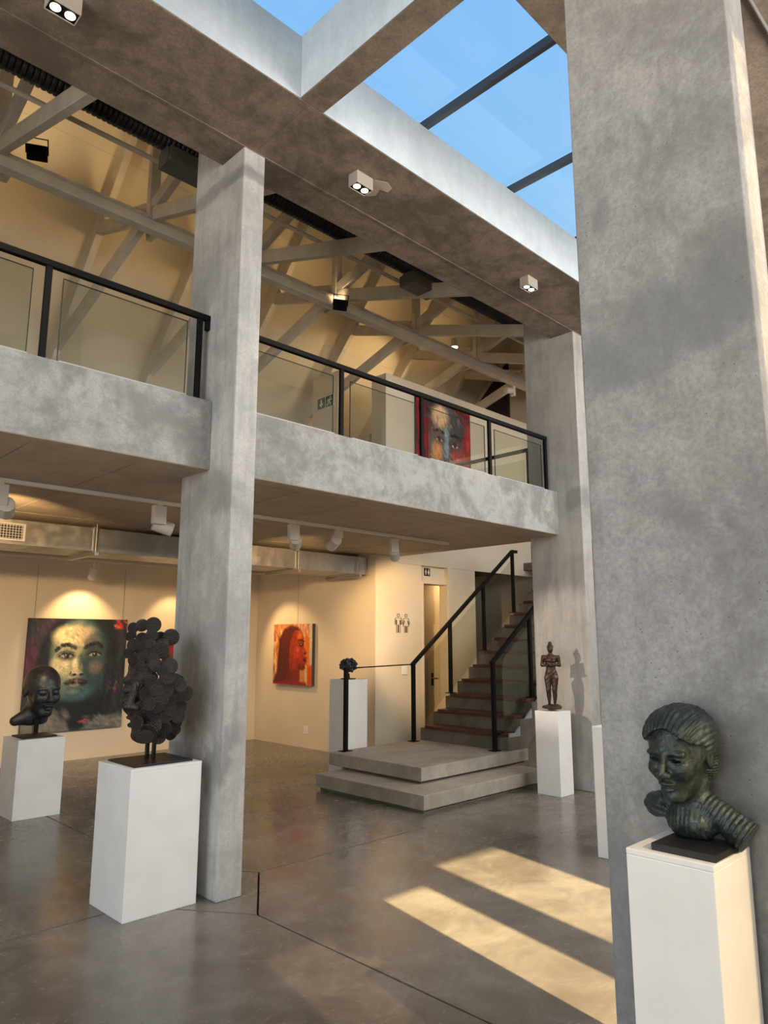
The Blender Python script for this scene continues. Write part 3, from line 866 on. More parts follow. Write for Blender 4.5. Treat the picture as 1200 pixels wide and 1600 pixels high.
def pict(m, cx, cz, s, y, woman=False, solid=False, lw=.008):
    """outline figure in the xz plane facing -y, height s"""
    def poly(pts, close=True):
        n = len(pts)
        for i in range(n if close else n - 1):
            a, b = pts[i], pts[(i + 1) % n]
            m.bar((cx + a[0] * s, y, cz + a[1] * s), (cx + b[0] * s, y, cz + b[1] * s), .004, lw, up=(0, 1, 0))
    def ring(px_, pz, r):
        poly([(px_ + r * math.cos(2 * PI * k / 16), pz + r * math.sin(2 * PI * k / 16)) for k in range(16)])
    ring(0, .90, .085)
    if not woman:
        poly([(-.20, .76), (.20, .76), (.24, .70), (.24, .42), (.16, .42), (.16, .66)], False)
        poly([(-.20, .76), (-.24, .70), (-.24, .42), (-.16, .42), (-.16, .66)], False)
        poly([(-.13, .66), (-.13, 0), (-.02, 0), (-.02, .40), (.02, .40), (.02, 0), (.13, 0), (.13, .66)], False)
    else:
        poly([(-.12, .76), (.12, .76), (.20, .70), (.29, .46), (.22, .43), (.13, .62)], False)
        poly([(-.12, .76), (-.20, .70), (-.29, .46), (-.22, .43), (-.13, .62)], False)
        poly([(-.11, .62), (-.23, .33), (.23, .33), (.11, .62)], False)
        poly([(-.12, .33), (-.12, 0), (-.02, 0), (-.02, .33)], False)
        poly([(.02, .33), (.02, 0), (.12, 0), (.12, .33)], False)
t = thing('toilet_sign', (7.53, 7.2695, 1.70), 'black outline man and woman toilet sign on the cream wall', 'sign')
m = MB(); pict(m, -.075, 0, .27, -.004); m.build('man_outline', M['black'], t)
m = MB(); pict(m, .085, 0, .27, -.004, True); m.build('woman_outline', M['black'], t)
t = thing('toilet_plate', (8.15, 7.3295, 2.555), 'small dark toilet plate above the doorway', 'sign')
MB().box(-.065, .065, -.006, 0, 0, .12).build('plate', M['rod'], t)
def solid_fig(cx, woman):
    m = MB().tube((cx, -.0075, .098), (cx, -.0062, .098), .009, n=12)
    if woman:
        m.prism([(cx - .012, .084), (cx + .012, .084), (cx + .026, .042), (cx - .026, .042)], 'y', -.0075, -.0062)
    else:
        m.box(cx - .016, cx + .016, -.0075, -.0062, .045, .084)
    m.box(cx - .011, cx - .002, -.0075, -.0062, .015, .0445).box(cx + .002, cx + .011, -.0075, -.0062, .015, .0445)
    return m
solid_fig(-.03, False).build('man_figure', M['trackwhite'], t)
solid_fig(.03, True).build('woman_figure', M['trackwhite'], t)

def exit_sign():
    t = thing('exit_sign', (6.9995, 8.42, 5.22), 'green and white exit sign with arrow and running man on the gallery', 'sign')
    M['green'] = plain('sign_green', (0.02, 0.075, 0.035), 0.5)
    M['signwhite'] = plain('sign_white', (0.75, 0.76, 0.70), 0.5)
    MB().box(-.008, 0, -.20, .20, 0, .20).build('sign_border', M['signwhite'], t)
    # +y is the left in the photo
    MB().box(-.010, -.0081, .008, .192, .012, .188).build('arrow_panel', M['green'], t)
    MB().box(-.010, -.0081, -.192, -.008, .012, .188).build('figure_panel', M['green'], t)
    a = .10
    MB().prism([(a + .018, .165), (a - .018, .165), (a - .018, .09), (a - .06, .105), (a, .03), (a + .06, .105), (a + .018, .09)], 'x', -.012, -.0101).build('down_arrow', M['signwhite'], t)
    b = -.10
    m = MB().tube((-.012, b - .025, .155), (-.0101, b - .025, .155), .017, n=12)
    def limb(p, q, w=.018):
        m.bar((-.011, p[0], p[1]), (-.011, q[0], q[1]), .0018, w, up=(0, -(q[1] - p[1]), q[0] - p[0]))
    limb((b - .01, .135), (b + .012, .085), .03)
    limb((b - .01, .132), (b - .045, .11)); limb((b - .045, .11), (b - .065, .125))
    limb((b - .005, .13), (b + .035, .125)); limb((b + .035, .125), (b + .045, .095))
    limb((b + .012, .085), (b - .025, .07)); limb((b - .025, .07), (b - .025, .03))
    limb((b + .012, .085), (b + .035, .05)); limb((b + .035, .05), (b + .065, .04))
    m.build('running_man', M['signwhite'], t)
exit_sign()
def switch(name, loc, rz, label, cat):
    t = thing(name, loc, label, cat, rz=rz)
    MB().box(-.05, .05, -.012, 0, 0, .12).build('cover_plate', M['paintwhite'], t, bevel=.003)
    MB().box(-.012, .012, -.017, -.0121, .03, .055).build('rocker', M['paintwhite'], t); MB().box(-.012, .012, -.017, -.0121, .068, .092).build('rocker', M['paintwhite'], t)
switch('light_switch', (7.575, 7.2695, 1.105), 0, 'white light switch on the cream wall below the toilet sign', 'switch')
switch('wall_socket', (6.9995, 8.77, 0.205), -PI / 2, 'white wall socket low on the side wall below the orange painting', 'socket')

# ================================================================== SCULPTURES (signed distance fields meshed by surface nets)
def surface_nets(f, lo, hi, h):
    lo, hi = np.array(lo, float), np.array(hi, float)
    n = np.ceil((hi - lo) / h).astype(int) + 1
    ax = [lo[i] + h * np.arange(n[i]) for i in range(3)]
    X, Y, Z = np.meshgrid(*ax, indexing='ij')
    V = f(X.astype(np.float32), Y.astype(np.float32), Z.astype(np.float32))
    ins = V < 0
    cs = tuple(k - 1 for k in n)
    cnt = np.zeros(cs, int); acc = np.zeros(cs + (3,)); num = np.zeros(cs)
    sl_ = lambda o, d: slice(o, o + cs[d])
    offs = [(i, j, k) for i in (0, 1) for j in (0, 1) for k in (0, 1)]
    for o in offs:
        cnt += ins[sl_(o[0], 0), sl_(o[1], 1), sl_(o[2], 2)]
    act = (cnt > 0) & (cnt < 8)
    for o in offs:
        for d in range(3):
            if o[d]: continue
            p = list(o); p[d] = 1
            a = V[sl_(o[0], 0), sl_(o[1], 1), sl_(o[2], 2)]; b = V[sl_(p[0], 0), sl_(p[1], 1), sl_(p[2], 2)]
            cr_ = ((a < 0) != (b < 0)) & act
            t = np.where(cr_, a / np.where(cr_, a - b, 1), 0)
            for e_ in range(3):
                acc[..., e_] += np.where(cr_, o[e_] + (t if e_ == d else 0), 0)
            num += cr_
    idx = -np.ones(cs, int)
    I = np.argwhere(act)
    idx[act] = np.arange(len(I))
    verts = lo + h * (I + acc[act] / num[act][:, None])
    faces = []
    for d in range(3):
        a = [slice(1, -1)] * 3; b = [slice(1, -1)] * 3
        a[d] = slice(0, -1); b[d] = slice(1, None)
        A, B = ins[tuple(a)], ins[tuple(b)]
        P = np.argwhere(A != B)
        fl_ = A[A != B]
        base = P + 1
        base[:, d] -= 1
        e1, e2 = [(1, 2), (2, 0), (0, 1)][d]
        q = []
        for (s1, s2) in ((-1, -1), (0, -1), (0, 0), (-1, 0)):
            c = base.copy(); c[:, e1] += s1; c[:, e2] += s2
            q.append(idx[c[:, 0], c[:, 1], c[:, 2]])
        q = np.stack(q, 1)
        q[~fl_] = q[~fl_][:, ::-1]
        faces.append(q)
    return verts, np.concatenate(faces)

def ell(X, Y, Z, c, r):
    x, y, z = X - c[0], Y - c[1], Z - c[2]
    k0 = np.sqrt((x / r[0]) ** 2 + (y / r[1]) ** 2 + (z / r[2]) ** 2)
    k1 = np.sqrt((x / r[0] ** 2) ** 2 + (y / r[1] ** 2) ** 2 + (z / r[2] ** 2) ** 2) + 1e-6
    return k0 * (k0 - 1) / k1
def cap(X, Y, Z, a, b, ra, rb=None):
    rb = ra if rb is None else rb
    ab = np.array(b, float) - np.array(a, float)
    t = np.clip(((X - a[0]) * ab[0] + (Y - a[1]) * ab[1] + (Z - a[2]) * ab[2]) / (ab @ ab), 0, 1)
    return np.sqrt((X - a[0] - t * ab[0]) ** 2 + (Y - a[1] - t * ab[1]) ** 2 + (Z - a[2] - t * ab[2]) ** 2) - (ra + (rb - ra) * t)
def smin(a, b, k):
    h = np.clip(0.5 + 0.5 * (b - a) / k, 0, 1)
    return b * (1 - h) + a * h - k * h * (1 - h)
def smax(a, b, k):
    return -smin(-a, -b, k)

def head_sdf(X, Y, Z, closed=False, ears=True, open_holes=False):
    """unit head: chin at z=-.5, crown at z=.5, face towards +x"""
    d = ell(X, Y, Z, (-.06, 0, .14), (.42, .335, .36))
    d = smin(d, ell(X, Y, Z, (.09, 0, -.10), (.30, .255, .37)), .10)
    d = smin(d, ell(X, Y, Z, (.25, 0, -.40), (.12, .13, .095)), .08)
    aY = np.abs(Y)
    d = smin(d, ell(X, aY, Z, (.26, .155, -.10), (.115, .10, .10)), .07)          # cheekbones
    d = smin(d, ell(X, aY, Z, (.325, .11, .085), (.045, .115, .032)), .06)          # brow
    d = smax(d, -ell(X, aY, Z, (.43, .125, .02), (.085, .085, .048)), .05)        # sockets
    if open_holes:
        d = smin(d, ell(X, aY, Z, (.30, .125, .012), (.075, .085, .05)), .02)
        d = smax(d, -ell(X, aY, Z, (.37, .125, .012), (.10, .058, .018)), .012)
    else:
        d = smin(d, ell(X, aY, Z, (.305, .125, .015), (.075, .082, .055)), .012)  # lids
        if closed:
            lid = np.abs(Z - (-.018 - .012 * np.cos((aY - .125) * 20))) - .006
            d = smax(d, -np.maximum(lid, np.maximum(.32 - X, np.abs(aY - .125) - .075)), .012)
        else:
            d = smax(d, -ell(X, aY, Z, (.385, .125, .012), (.03, .055, .020)), .01)
    d = smin(d, cap(X, Y, Z, (.375, 0, .07), (.475, 0, -.115), .030, .046), .035)  # nose
    d = smin(d, ell(X, aY, Z, (.425, .052, -.13), (.05, .034, .034)), .025)
    d = smax(d, -ell(X, aY, Z, (.455, .03, -.165), (.03, .018, .018)), .012)
    d = smin(d, ell(X, Y, Z, (.385, 0, -.235), (.046, .100, .026)), .022)         # lips
    d = smin(d, ell(X, Y, Z, (.385, 0, -.298), (.048, .085, .030)), .022)
    d = smax(d, -cap(X, aY, Z, (.45, 0, -.267), (.40, .11, -.272), .010), .012)
    if ears:
        e_ = ell(X, aY, Z, (-.06, .325, -.01), (.085, .04, .125))
        e_ = smax(e_, -ell(X, aY, Z, (-.045, .365, .0), (.05, .03, .08)), .02)
        d = smin(d, e_, .025)
    return d

def bronze(name, ca, cb, cc, rough, metal, bscale, bstr, wave=None):
    t = NT(name)
    n1 = t.noise(7, 6, 0.65, 0.4); n2 = t.noise(bscale, 5, 0.6, 0.3)
    c = t.mix(t.ramp(n1, 0.35, 0.65), ca, cb)
    c = t.mix(t.ramp(n2, 0.55, 0.78, 0, 0.7), c, cc)
    h = n2
    if wave:
        w_ = t.n('TexWave'); w_.inputs['Scale'].default_value = wave; w_.inputs['Distortion'].default_value = 0.6
        w_.inputs['Detail'].default_value = 0
        t.l(t.co, w_.inputs['Vector'])
        h = t.math('ADD', t.math('MULTIPLY', n2, 0.25), w_.outputs[1])
        c = t.mix(t.ramp(w_.outputs[1], 0.35, 0.0, 0, 0.65), c, tuple(x * 0.25 for x in ca))
    t.bump(h, bstr, 0.006)
    return t.fin(c, t.ramp(n2, 0.3, 0.7, rough - .08, rough + .12), metal, 0.5)
M['greenbronze'] = bronze('green_bronze', (0.028, 0.040, 0.036), (0.052, 0.073, 0.066), (0.14, 0.17, 0.15), 0.33, 0.5, 42, 1.0)
M['darkbronze'] = bronze('dark_patina', (0.018, 0.021, 0.025), (0.045, 0.050, 0.057), (0.12, 0.115, 0.10), 0.38, 0.3, 20, 1.0)
M['brownbronze'] = bronze('brown_bronze', (0.035, 0.022, 0.016), (0.075, 0.045, 0.030), (0.16, 0.10, 0.07), 0.35, 0.5, 45, 0.5)
M['ribdark'] = bronze('ribbed_dark', (0.030, 0.025, 0.023), (0.050, 0.042, 0.038), (0.09, 0.078, 0.07), 0.40, 0.2, 60, 0.8, wave=1.5)
M['ribface'] = bronze('ribbed_face', (0.028, 0.023, 0.022), (0.048, 0.040, 0.037), (0.08, 0.068, 0.062), 0.48, 0.2, 60, 0.5, wave=26)

def sdf_obj(name, f, lo, hi, h, mat, parent, scale=1.0, rz=0.0, loc=(0, 0, 0), tilt=0.0):
    v, q = surface_nets(f, lo, hi, h)
    o = mesh_obj(name, v * scale, q, mat, parent, True)
    bm = bmesh.new(); bm.from_mesh(o.data); bmesh.ops.recalc_face_normals(bm, faces=bm.faces); bm.to_mesh(o.data); bm.free()
    o.location = loc
    o.rotation_euler = (0, tilt, rz)
    return o

# ---- green bust on the near pedestal
def bust_f(X, Y, Z):
    d = head_sdf(X, Y, Z, open_holes=True, ears=False)
    aY = np.abs(Y)
    # hair swept back, gathered at the nape
    strand = .008 * np.sin(58 * np.arctan2(Y, Z + .12) + 4 * X) + .004 * np.sin(83 * np.arctan2(Y, Z + .2) - 5 * X)
    hair = ell(X, Y, Z, (-.11, 0, .165), (.455, .385, .375)) + strand * .8
    hair = smin(hair, ell(X, Y, Z, (-.22, 0, -.12), (.24, .33, .30)) + strand * .8, .08)
    cut = X - (.235 - .55 * np.clip(.28 - Z, 0, 1) - .30 * np.clip(aY - .16, 0, 1))
    hair = smax(hair, cut, .05)
    fringe = smax(ell(X, Y, Z, (-.02, 0, .22), (.42, .375, .315)) + strand, -(Z - .23 - .12 * np.cos(aY * 7)), .04)
    d = smin(d, hair, .03)
    d = smin(d, fringe, .035)
    ear = ell(X, aY, Z, (-.03, .325, -.05), (.06, .035, .10))
    ear = smax(ear, -ell(X, aY, Z, (-.02, .36, -.04), (.035, .03, .06)), .015)
    d = smin(d, ear, .02)
    # neck with tendons
    d = smin(d, cap(X, Y, Z, (-.10, 0, -.25), (-.10, 0, -.70), .20, .215), .06)
    d = smin(d, cap(X, aY, Z, (-.10, .17, -.33), (.10, .05, -.74), .045), .04)
    # chest piece and shoulders
    ch = ell(X, Y, Z, (-.02, .02, -.78), (.21, .30, .20))
    ch = ch + .005 * np.sin(120 * Y)
    d = smin(d, ch, .06)
    rs = ell(X, Y, Z, (-.08, -.38, -.66), (.17, .20, .145)) + .008 * np.sin(60 * (Z + .4 * Y))
    d = smin(d, rs, .06)
    ls = cap(X, Y, Z, (-.10, .20, -.60), (-.06, .66, -.88), .15, .185)
    ax_ = ((Y - .20) * .46 + (Z + .60) * -.28) / .54
    ls = smax(ls, ax_ - .50, .02) + .007 * np.sin(112 * ax_)
    d = smin(d, ls, .05)
    return d + .004 * np.sin(37 * X + 21 * Z) * np.sin(33 * Y - 17 * Z)
t = thing('bust_sculpture', (2.405, 1.045, 0.945), 'green bronze bust of a woman with swept back hair on the near pedestal', 'sculpture')
HS = 0.284
sdf_obj('bust', bust_f, (-.62, -.66, -1.16), (.60, .92, .62), .0118, M['greenbronze'], t, HS, R_(176), (.015, .02, .022 + .93 * HS), R_(9))
MB().box(-.098, .098, -.105, .095, 0.0005, .022).build('base_plate', M['plate'], t, bevel=.002, loc=(-.01, -.015, 0))
MB().tube((.03, .02, .0221), (.03, .02, .05), .008, n=14).build('rod', M['rod'], t)

# ---- dark bald head on the low pedestal
def bald_f(X, Y, Z):
    d = head_sdf(X, Y, Z, closed=True)
    d = smin(d, cap(X, Y, Z, (-.12, 0, -.25), (-.20, 0, -.58), .215, .25), .07)
    d = smin(d, cap(X, Y, Z, (-.16, -.02, -.46), (-.16, -.40, -.60), .19, .10), .12)
    return smax(d, -(Z + .68 - .10 * Y), .03)
t = thing('head_sculpture', (2.59, 7.35, 0.695), 'dark textured bald head with closed eyes on the low pedestal', 'sculpture')
HF = 0.475
sdf_obj('head', bald_f, (-.66, -.62, -.84), (.62, .5, .58), .016, M['darkbronze'], t, HF, R_(273), (.05, .03, .085 + .70 * HF), R_(6))
MB().box(-.155, .155, -.15, .15, .0005, .014).build('base_plate', M['plate'], t, bevel=.002)
MB().box(-.022, .022, -.022, .022, .0141, .16).build('rod', M['rod'], t)

# ---- face of ribbed discs on the large pedestal
VA = R_(242.8)                                   # direction from the sculpture to the viewpoint of the photo
ev = Vector((math.cos(VA), math.sin(VA), 0)); er = Vector((-math.sin(VA), math.cos(VA), 0))   # er: to the right as seen from there
t = thing('disc_face_sculpture', (2.28, 4.43, 0.84), 'dark face sculpture built of ribbed discs on the large pedestal', 'sculpture')
MB().box(-.195, .195, -.185, .185, .0005, .012).build('base_plate', M['plate'], t, bevel=.002)
MB().tube((.02, .0, .0121), (.02, .0, .17), .014, n=16).build('rod', M['rod'], t)
MB().tube((-.015, .02, .0121), (-.015, .02, .17), .014, n=16).build('rod', M['rod'], t)
HD = 0.66
FC = er * .055 + Vector((0, 0, .455))
def mask_f(X, Y, Z):
    d = head_sdf(X, Y, Z, closed=True, ears=False)
    shell = smax(d, -(d + .10), .02)
    d = smax(shell, -(X - .02 + .25 * np.clip(-Z - .2, 0, 1)), .03)     # only the front of the face
    d = smax(d, -np.maximum(.10 - Y, -.02 - Z), .03)
    return d + .004 * np.sin(60 * Z + 12 * Y)
FA = R_(242.8 - 40)
sdf_obj('face', mask_f, (-.1, -.5, -.62), (.62, .5, .6), .0145, M['ribface'], t, HD, FA, tuple(FC), R_(3))
PXM = 1.0 / 4 / 1117 * 4.82
discs = [(830,180,35),(895,178,42),(1000,250,45),(890,235,32),(835,262,36),(880,305,42),(945,325,45),(940,250,30),(780,195,30),(1000,415,42),(990,475,42),(920,410,36),(870,440,36),(985,545,42),(1060,525,40),(1100,575,38),(1010,610,32),(1065,590,36),(1072,650,35),(1010,660,36),(1058,700,42),(930,680,36),(960,600,36),(850,655,42),(838,722,36),(900,770,40),(985,770,42),(1045,745,38),(885,805,42),(1052,790,30),(1030,825,28),(960,818,38),(870,700,38),(930,740,40),(800,380,34),(850,365,32),(905,375,32),(790,300,36),(770,240,32),(765,340,34),(900,500,36),(930,550,34),(880,560,34),(1035,490,30),(850,310,30),(960,440,30),(900,620,36),(990,700,36),(940,640,34),(1020,560,34),(780,420,30),(840,420,30),(860,480,32),(970,505,34)]
dm = None
cxp, cyp = 920.0, 500.0
for rep in (0, 1):
    for k, (x, y, r) in enumerate(discs):
        u, v = (x - cxp) * PXM, (cyp - y) * PXM
        qd = 1 - (u / .26) ** 2 - (v / .44) ** 2
        dep = .15 * math.sqrt(max(qd, .03)) - .02
        if u < -.06: dep *= .55
        if rep:                                   # the far side of the shell
            if u < -.05 or k % 2: continue
            dep = -dep - .05
        nrm = (ev * (1 if not rep else -1) * 1.0 + er * (u / .26) * .9 + Vector((0, 0, v / .44)) * .45).normalized()
        nrm = (nrm + Vector((random.uniform(-.3, .3), random.uniform(-.3, .3), random.uniform(-.3, .3)))).normalized()
        pos = er * u + ev * dep + Vector((0, 0, .505 + v))
        if not rep:                               # settle the disc on the face below it
            ts = np.linspace(.45, -.25, 140)
            W_ = np.array(er * u + Vector((0, 0, .505 + v)))[None] + ts[:, None] * np.array(ev)[None] - np.array(FC)[None]
            L_ = np.stack([W_[:, 0] * math.cos(FA) + W_[:, 1] * math.sin(FA), -W_[:, 0] * math.sin(FA) + W_[:, 1] * math.cos(FA), W_[:, 2]], 1) / HD
            dd = head_sdf(L_[:, 0], L_[:, 1], L_[:, 2], ears=False)
            hit = np.argmax(dd < 0)
            if dd[hit] < 0:
                pos = er * u + ev * (float(ts[hit]) + .006 + .02 * random.random()) + Vector((0, 0, .505 + v))
                if u < -.09 and v < .12 and v > -.26: continue        # the bare nose and lips
        if dm is None:
            dm = MB().tube((0, 0, -.16), (0, 0, .10), .97, 1.0, n=22).tube((0, 0, .10), (0, 0, .20), 1.0, .90, n=22).build('disc', M['ribdark'], t)
            o = dm
        else:
            o = dm.copy(); link(o, t)
        o.location = pos
        o.scale = (r * PXM * 1.12,) * 3
        qt = nrm.to_track_quat('Z', 'Y')
        o.rotation_euler = (qt @ Matrix.Rotation(random.uniform(0, PI), 3, 'Z').to_quaternion()).to_euler()

# ---- bronze standing figure
def fig_f(X, Y, Z):
    aY = np.abs(Y)
    d = ell(X, Y, Z, (.012, 0, .892), (.050, .043, .058))
    d = smin(d, ell(X, Y, Z, (.03, 0, .868), (.032, .03, .035)), .02)
    d = smin(d, cap(X, Y, Z, (.055, 0, .888), (.064, 0, .872), .006, .009), .012)
    d = smin(d, ell(X, Y, Z, (-.012, 0, .915), (.05, .047, .045)), .012)
    d = smin(d, ell(X, Y, Z, (-.005, 0, .97), (.028, .028, .030)), .015)
    d = smin(d, cap(X, Y, Z, (-.005, 0, .85), (-.005, 0, .79), .024, .030), .02)
    d = smin(d, ell(X, Y, Z, (0, 0, .715), (.058, .088, .095)), .03)
    d = smin(d, ell(X, aY, Z, (0, .085, .765), (.035, .045, .030)), .03)
    d = smin(d, ell(X, Y, Z, (0, 0, .61), (.048, .066, .075)), .04)
    d = smin(d, ell(X, Y, Z, (-.012, 0, .515), (.064, .092, .080)), .05)
    d = smin(d, ell(X, aY, Z, (-.045, .04, .49), (.04, .042, .05)), .03)
    d = smin(d, ell(X, aY, Z, (.052, .04, .715), (.032, .034, .032)), .018)
    d = smin(d, cap(X, aY, Z, (0, .112, .765), (-.005, .128, .645), .028, .024), .02)
    d = smin(d, cap(X, Y, Z, (-.005, .128, .645), (.082, -.035, .668), .023, .017), .012)
    d = smin(d, cap(X, Y, Z, (-.005, -.128, .645), (.084, .045, .648), .023, .017), .012)
    d = smin(d, ell(X, Y, Z, (.082, -.055, .675), (.016, .03, .014)), .01)
    d = smin(d, ell(X, Y, Z, (.082, .065, .652), (.016, .03, .014)), .01)
    d = smin(d, cap(X, aY, Z, (-.005, .050, .46), (.012, .044, .285), .056, .037), .02)
    d = smin(d, cap(X, aY, Z, (.012, .044, .285), (-.012, .040, .085), .037, .019), .012)
    d = smin(d, ell(X, aY, Z, (-.012, .044, .215), (.032, .030, .065)), .02)
    d = smin(d, ell(X, aY, Z, (.022, .042, .058), (.050, .021, .018)), .015)
    return d + .0022 * np.sin(90 * X + 60 * Z) * np.sin(80 * Y - 50 * Z)
def rock_f(X, Y, Z):
    d = ell(X, Y, Z, (.0, 0, .022), (.155, .135, .036))
    return d + .012 * np.sin(38 * X + 2) * np.sin(34 * Y) + .005 * np.sin(80 * X) * np.sin(70 * Y + 1)
t = thing('figure_sculpture', (6.86, 4.378, 0.848), 'small brown bronze standing woman with folded arms on the slim pedestal', 'sculpture')
HG = 0.725
sdf_obj('figure', fig_f, (-.14, -.19, .02), (.16, .19, 1.03), .0068, M['brownbronze'], t, HG, R_(208), (0, 0, .008))
sdf_obj('rock_base', rock_f, (-.19, -.17, -.03), (.19, .17, .08), .009, M['brownbronze'], t, HG, R_(190), (0, 0, .0225))

# ---- small tree on the tall pedestal
rs_ = np.random.default_rng(3)
lob = []
for k in range(70):
    a, b = rs_.uniform(0, 2 * PI), rs_.uniform(-.55, 1.4)
    rr = rs_.uniform(.75, 1.0)
    lob.append((rr * math.cos(a) * math.cos(b), rr * math.sin(a) * math.cos(b), rr * math.sin(b), rs_.uniform(.13, .24)))
def tree_f(X, Y, Z):
    d = ell(X, Y, Z, (0, 0, .1), (.75, .75, .75))
    for (a, b, c, r) in lob:
        d = np.minimum(d, np.sqrt((X - a) ** 2 + (Y - b) ** 2 + (Z - c) ** 2) - r)
    return d + .03 * np.sin(17 * X) * np.sin(15 * Y + 1) * np.sin(16 * Z)
t = thing('tree_sculpture', (6.02, 6.73, 1.119), 'small dark bushy tree sculpture on the tall pedestal behind the steps', 'sculpture')
MB().box(-.07, .07, -.06, .06, .0005, .012).build('base_plate', M['plate'], t)
MB().tube((0, 0, .0121), (0, 0, .07), .022, .016, n=12).build('trunk', M['ribdark'], t)
sdf_obj('foliage', tree_f, (-1.3, -1.3, -1.0), (1.3, 1.3, 1.3), .055, M['darkbronze'], t, .103, 0, (0, 0, .150))

# ================================================================== PAINTINGS
class Canvas:
    def __init__(s, w_, h_, bgc):
        s.w, s.h = w_, h_
        s.a = np.ones((h_, w_, 3)) * np.array(bgc, float)
        s.U, s.V = np.meshgrid((np.arange(w_) + .5) / w_, (np.arange(h_) + .5) / h_)
        s.asp = h_ / w_
    def _put(s, m, col):
        s.a += (np.array(col, float) - s.a) * m[..., None]
    def ell(s, cx, cy_, rx, ry, col, soft=.3, al=1.0, rot=0.0):
        x, y = s.U - cx, (s.V - cy_)
        c, n = math.cos(rot), math.sin(rot)
        x, y = x * c + y * n, -x * n + y * c
        d = np.sqrt((x / rx) ** 2 + (y / ry) ** 2)
        s._put(al * np.clip((1 - d) / soft + .5, 0, 1), col)
    def poly(s, pts, col, soft=.015, al=1.0):
        P = np.array(pts, float)
        ins = np.zeros(s.U.shape, bool); dm_ = np.full(s.U.shape, 9.)
        for i in range(len(P)):
            a, b = P[i - 1], P[i]
            with np.errstate(divide='ignore', invalid='ignore'):
                cx = (b[0] - a[0]) * (s.V - a[1]) / (b[1] - a[1] + 1e-12) + a[0]
            ins ^= ((a[1] > s.V) != (b[1] > s.V)) & (s.U < cx)
            ab = b - a
            t = np.clip(((s.U - a[0]) * ab[0] + (s.V - a[1]) * ab[1]) / (ab @ ab + 1e-12), 0, 1)
            dm_ = np.minimum(dm_, np.hypot(s.U - a[0] - t * ab[0], s.V - a[1] - t * ab[1]))
        sd_ = np.where(ins, dm_, -dm_)
        s._put(al * np.clip(sd_ / soft + .5, 0, 1), col)
    def line(s, pts, wd_, col, al=1.0, soft=.6):
        for a, b in zip(pts[:-1], pts[1:]):
            a, b = np.array(a, float), np.array(b, float)
            ab = b - a
            t = np.clip(((s.U - a[0]) * ab[0] + (s.V - a[1]) * ab[1]) / (ab @ ab + 1e-12), 0, 1)
            d = np.hypot(s.U - a[0] - t * ab[0], s.V - a[1] - t * ab[1]) / wd_
            s._put(al * np.clip((1 - d) / soft + .3, 0, 1), col)
    def dabs(s, n, region, cols, size, ang=None, al=.7, seed=1, mask=None):
        g = np.random.default_rng(seed)
        x0, x1, y0, y1 = region
        for k in range(n):
            cx, cy_ = g.uniform(x0, x1), g.uniform(y0, y1)
            if mask is not None and not mask(cx, cy_): continue
            c = cols[g.integers(len(cols))] if cols is not None else None
            s._dab(cx, cy_, size * g.uniform(.5, 1.4), ang if ang is not None else g.uniform(0, PI), c, al, g)
    def _dab(s, cx, cy_, L, ang, col, al, g):
        ang = ang + g.uniform(-.4, .4)
        i0, i1 = max(0, int((cy_ - L) * s.h)), min(s.h, int((cy_ + L) * s.h) + 1)
        j0, j1 = max(0, int((cx - L) * s.w)), min(s.w, int((cx + L) * s.w) + 1)
        if i1 <= i0 or j1 <= j0: return
        if col is None:
            col = s.a[min(s.h - 1, int(cy_ * s.h)), min(s.w - 1, int(cx * s.w))] * g.uniform(.82, 1.2) + g.normal(0, 3, 3)
        x, y = s.U[i0:i1, j0:j1] - cx, s.V[i0:i1, j0:j1] - cy_
        u, v = x * math.cos(ang) + y * math.sin(ang), -x * math.sin(ang) + y * math.cos(ang)
        m = al * np.clip(1.3 - np.sqrt((u / L) ** 2 + (v / (L * .32)) ** 2), 0, 1).clip(0, 1)
        sub = s.a[i0:i1, j0:j1]
        sub += (np.array(col) - sub) * m[..., None]
    def impasto(s, n, size, seed=5, al=.75):
        g = np.random.default_rng(seed)
        for k in range(n):
            s._dab(g.uniform(0, 1), g.uniform(0, 1), size * g.uniform(.5, 1.5), g.uniform(0, PI), None, al, g)

def painting(name, canv, W, H, label, loc, rz, depth=.04, wires=(), gain=1.0, wire_top=2.6):
    """front faces local -y; origin at the middle of the bottom edge, on the back plane"""
    t = thing(name, loc, label, 'painting', 'portrait paintings', rz)
    h_, w_ = canv.h, canv.w
    A = np.clip(canv.a, 0, 255) / 255.
    lin = np.where(A <= .04045, A / 12.92, ((A + .055) / 1.055) ** 2.4) * gain
    lum = lin.mean(2)
    us, vs_ = np.linspace(-W / 2, W / 2, w_), np.linspace(H, 0, h_)
    XX, ZZ = np.meshgrid(us, vs_)
    rel = .002 * (lum - lum.mean())
    rel[0, :] = rel[-1, :] = 0; rel[:, 0] = rel[:, -1] = 0
    V = np.stack([XX, -depth - rel, ZZ], -1).reshape(-1, 3)
    i, j = np.meshgrid(np.arange(h_ - 1), np.arange(w_ - 1), indexing='ij')
    a = (i * w_ + j).ravel()
    F = np.stack([a, a + w_, a + w_ + 1, a + 1], 1)
    o = mesh_obj('canvas', V, F.tolist(), M['oilpaint'], t, True)
    ca = o.data.color_attributes.new('Col', 'FLOAT_COLOR', 'POINT')
    ca.data.foreach_set('color', np.concatenate([lin.reshape(-1, 3), np.ones((h_ * w_, 1))], 1).astype(np.float32).ravel())
    MB().box(-W / 2, W / 2, -depth + .0005, -.004, 0, H).build('stretcher', M['canvas_edge'], t)
    for x in wires:
        MB().tube((x, -.012, H - .06), (x, -.012, wire_top - loc[2]), .0022, n=6).build('hanging_wire', M['wire'], t)
    return t
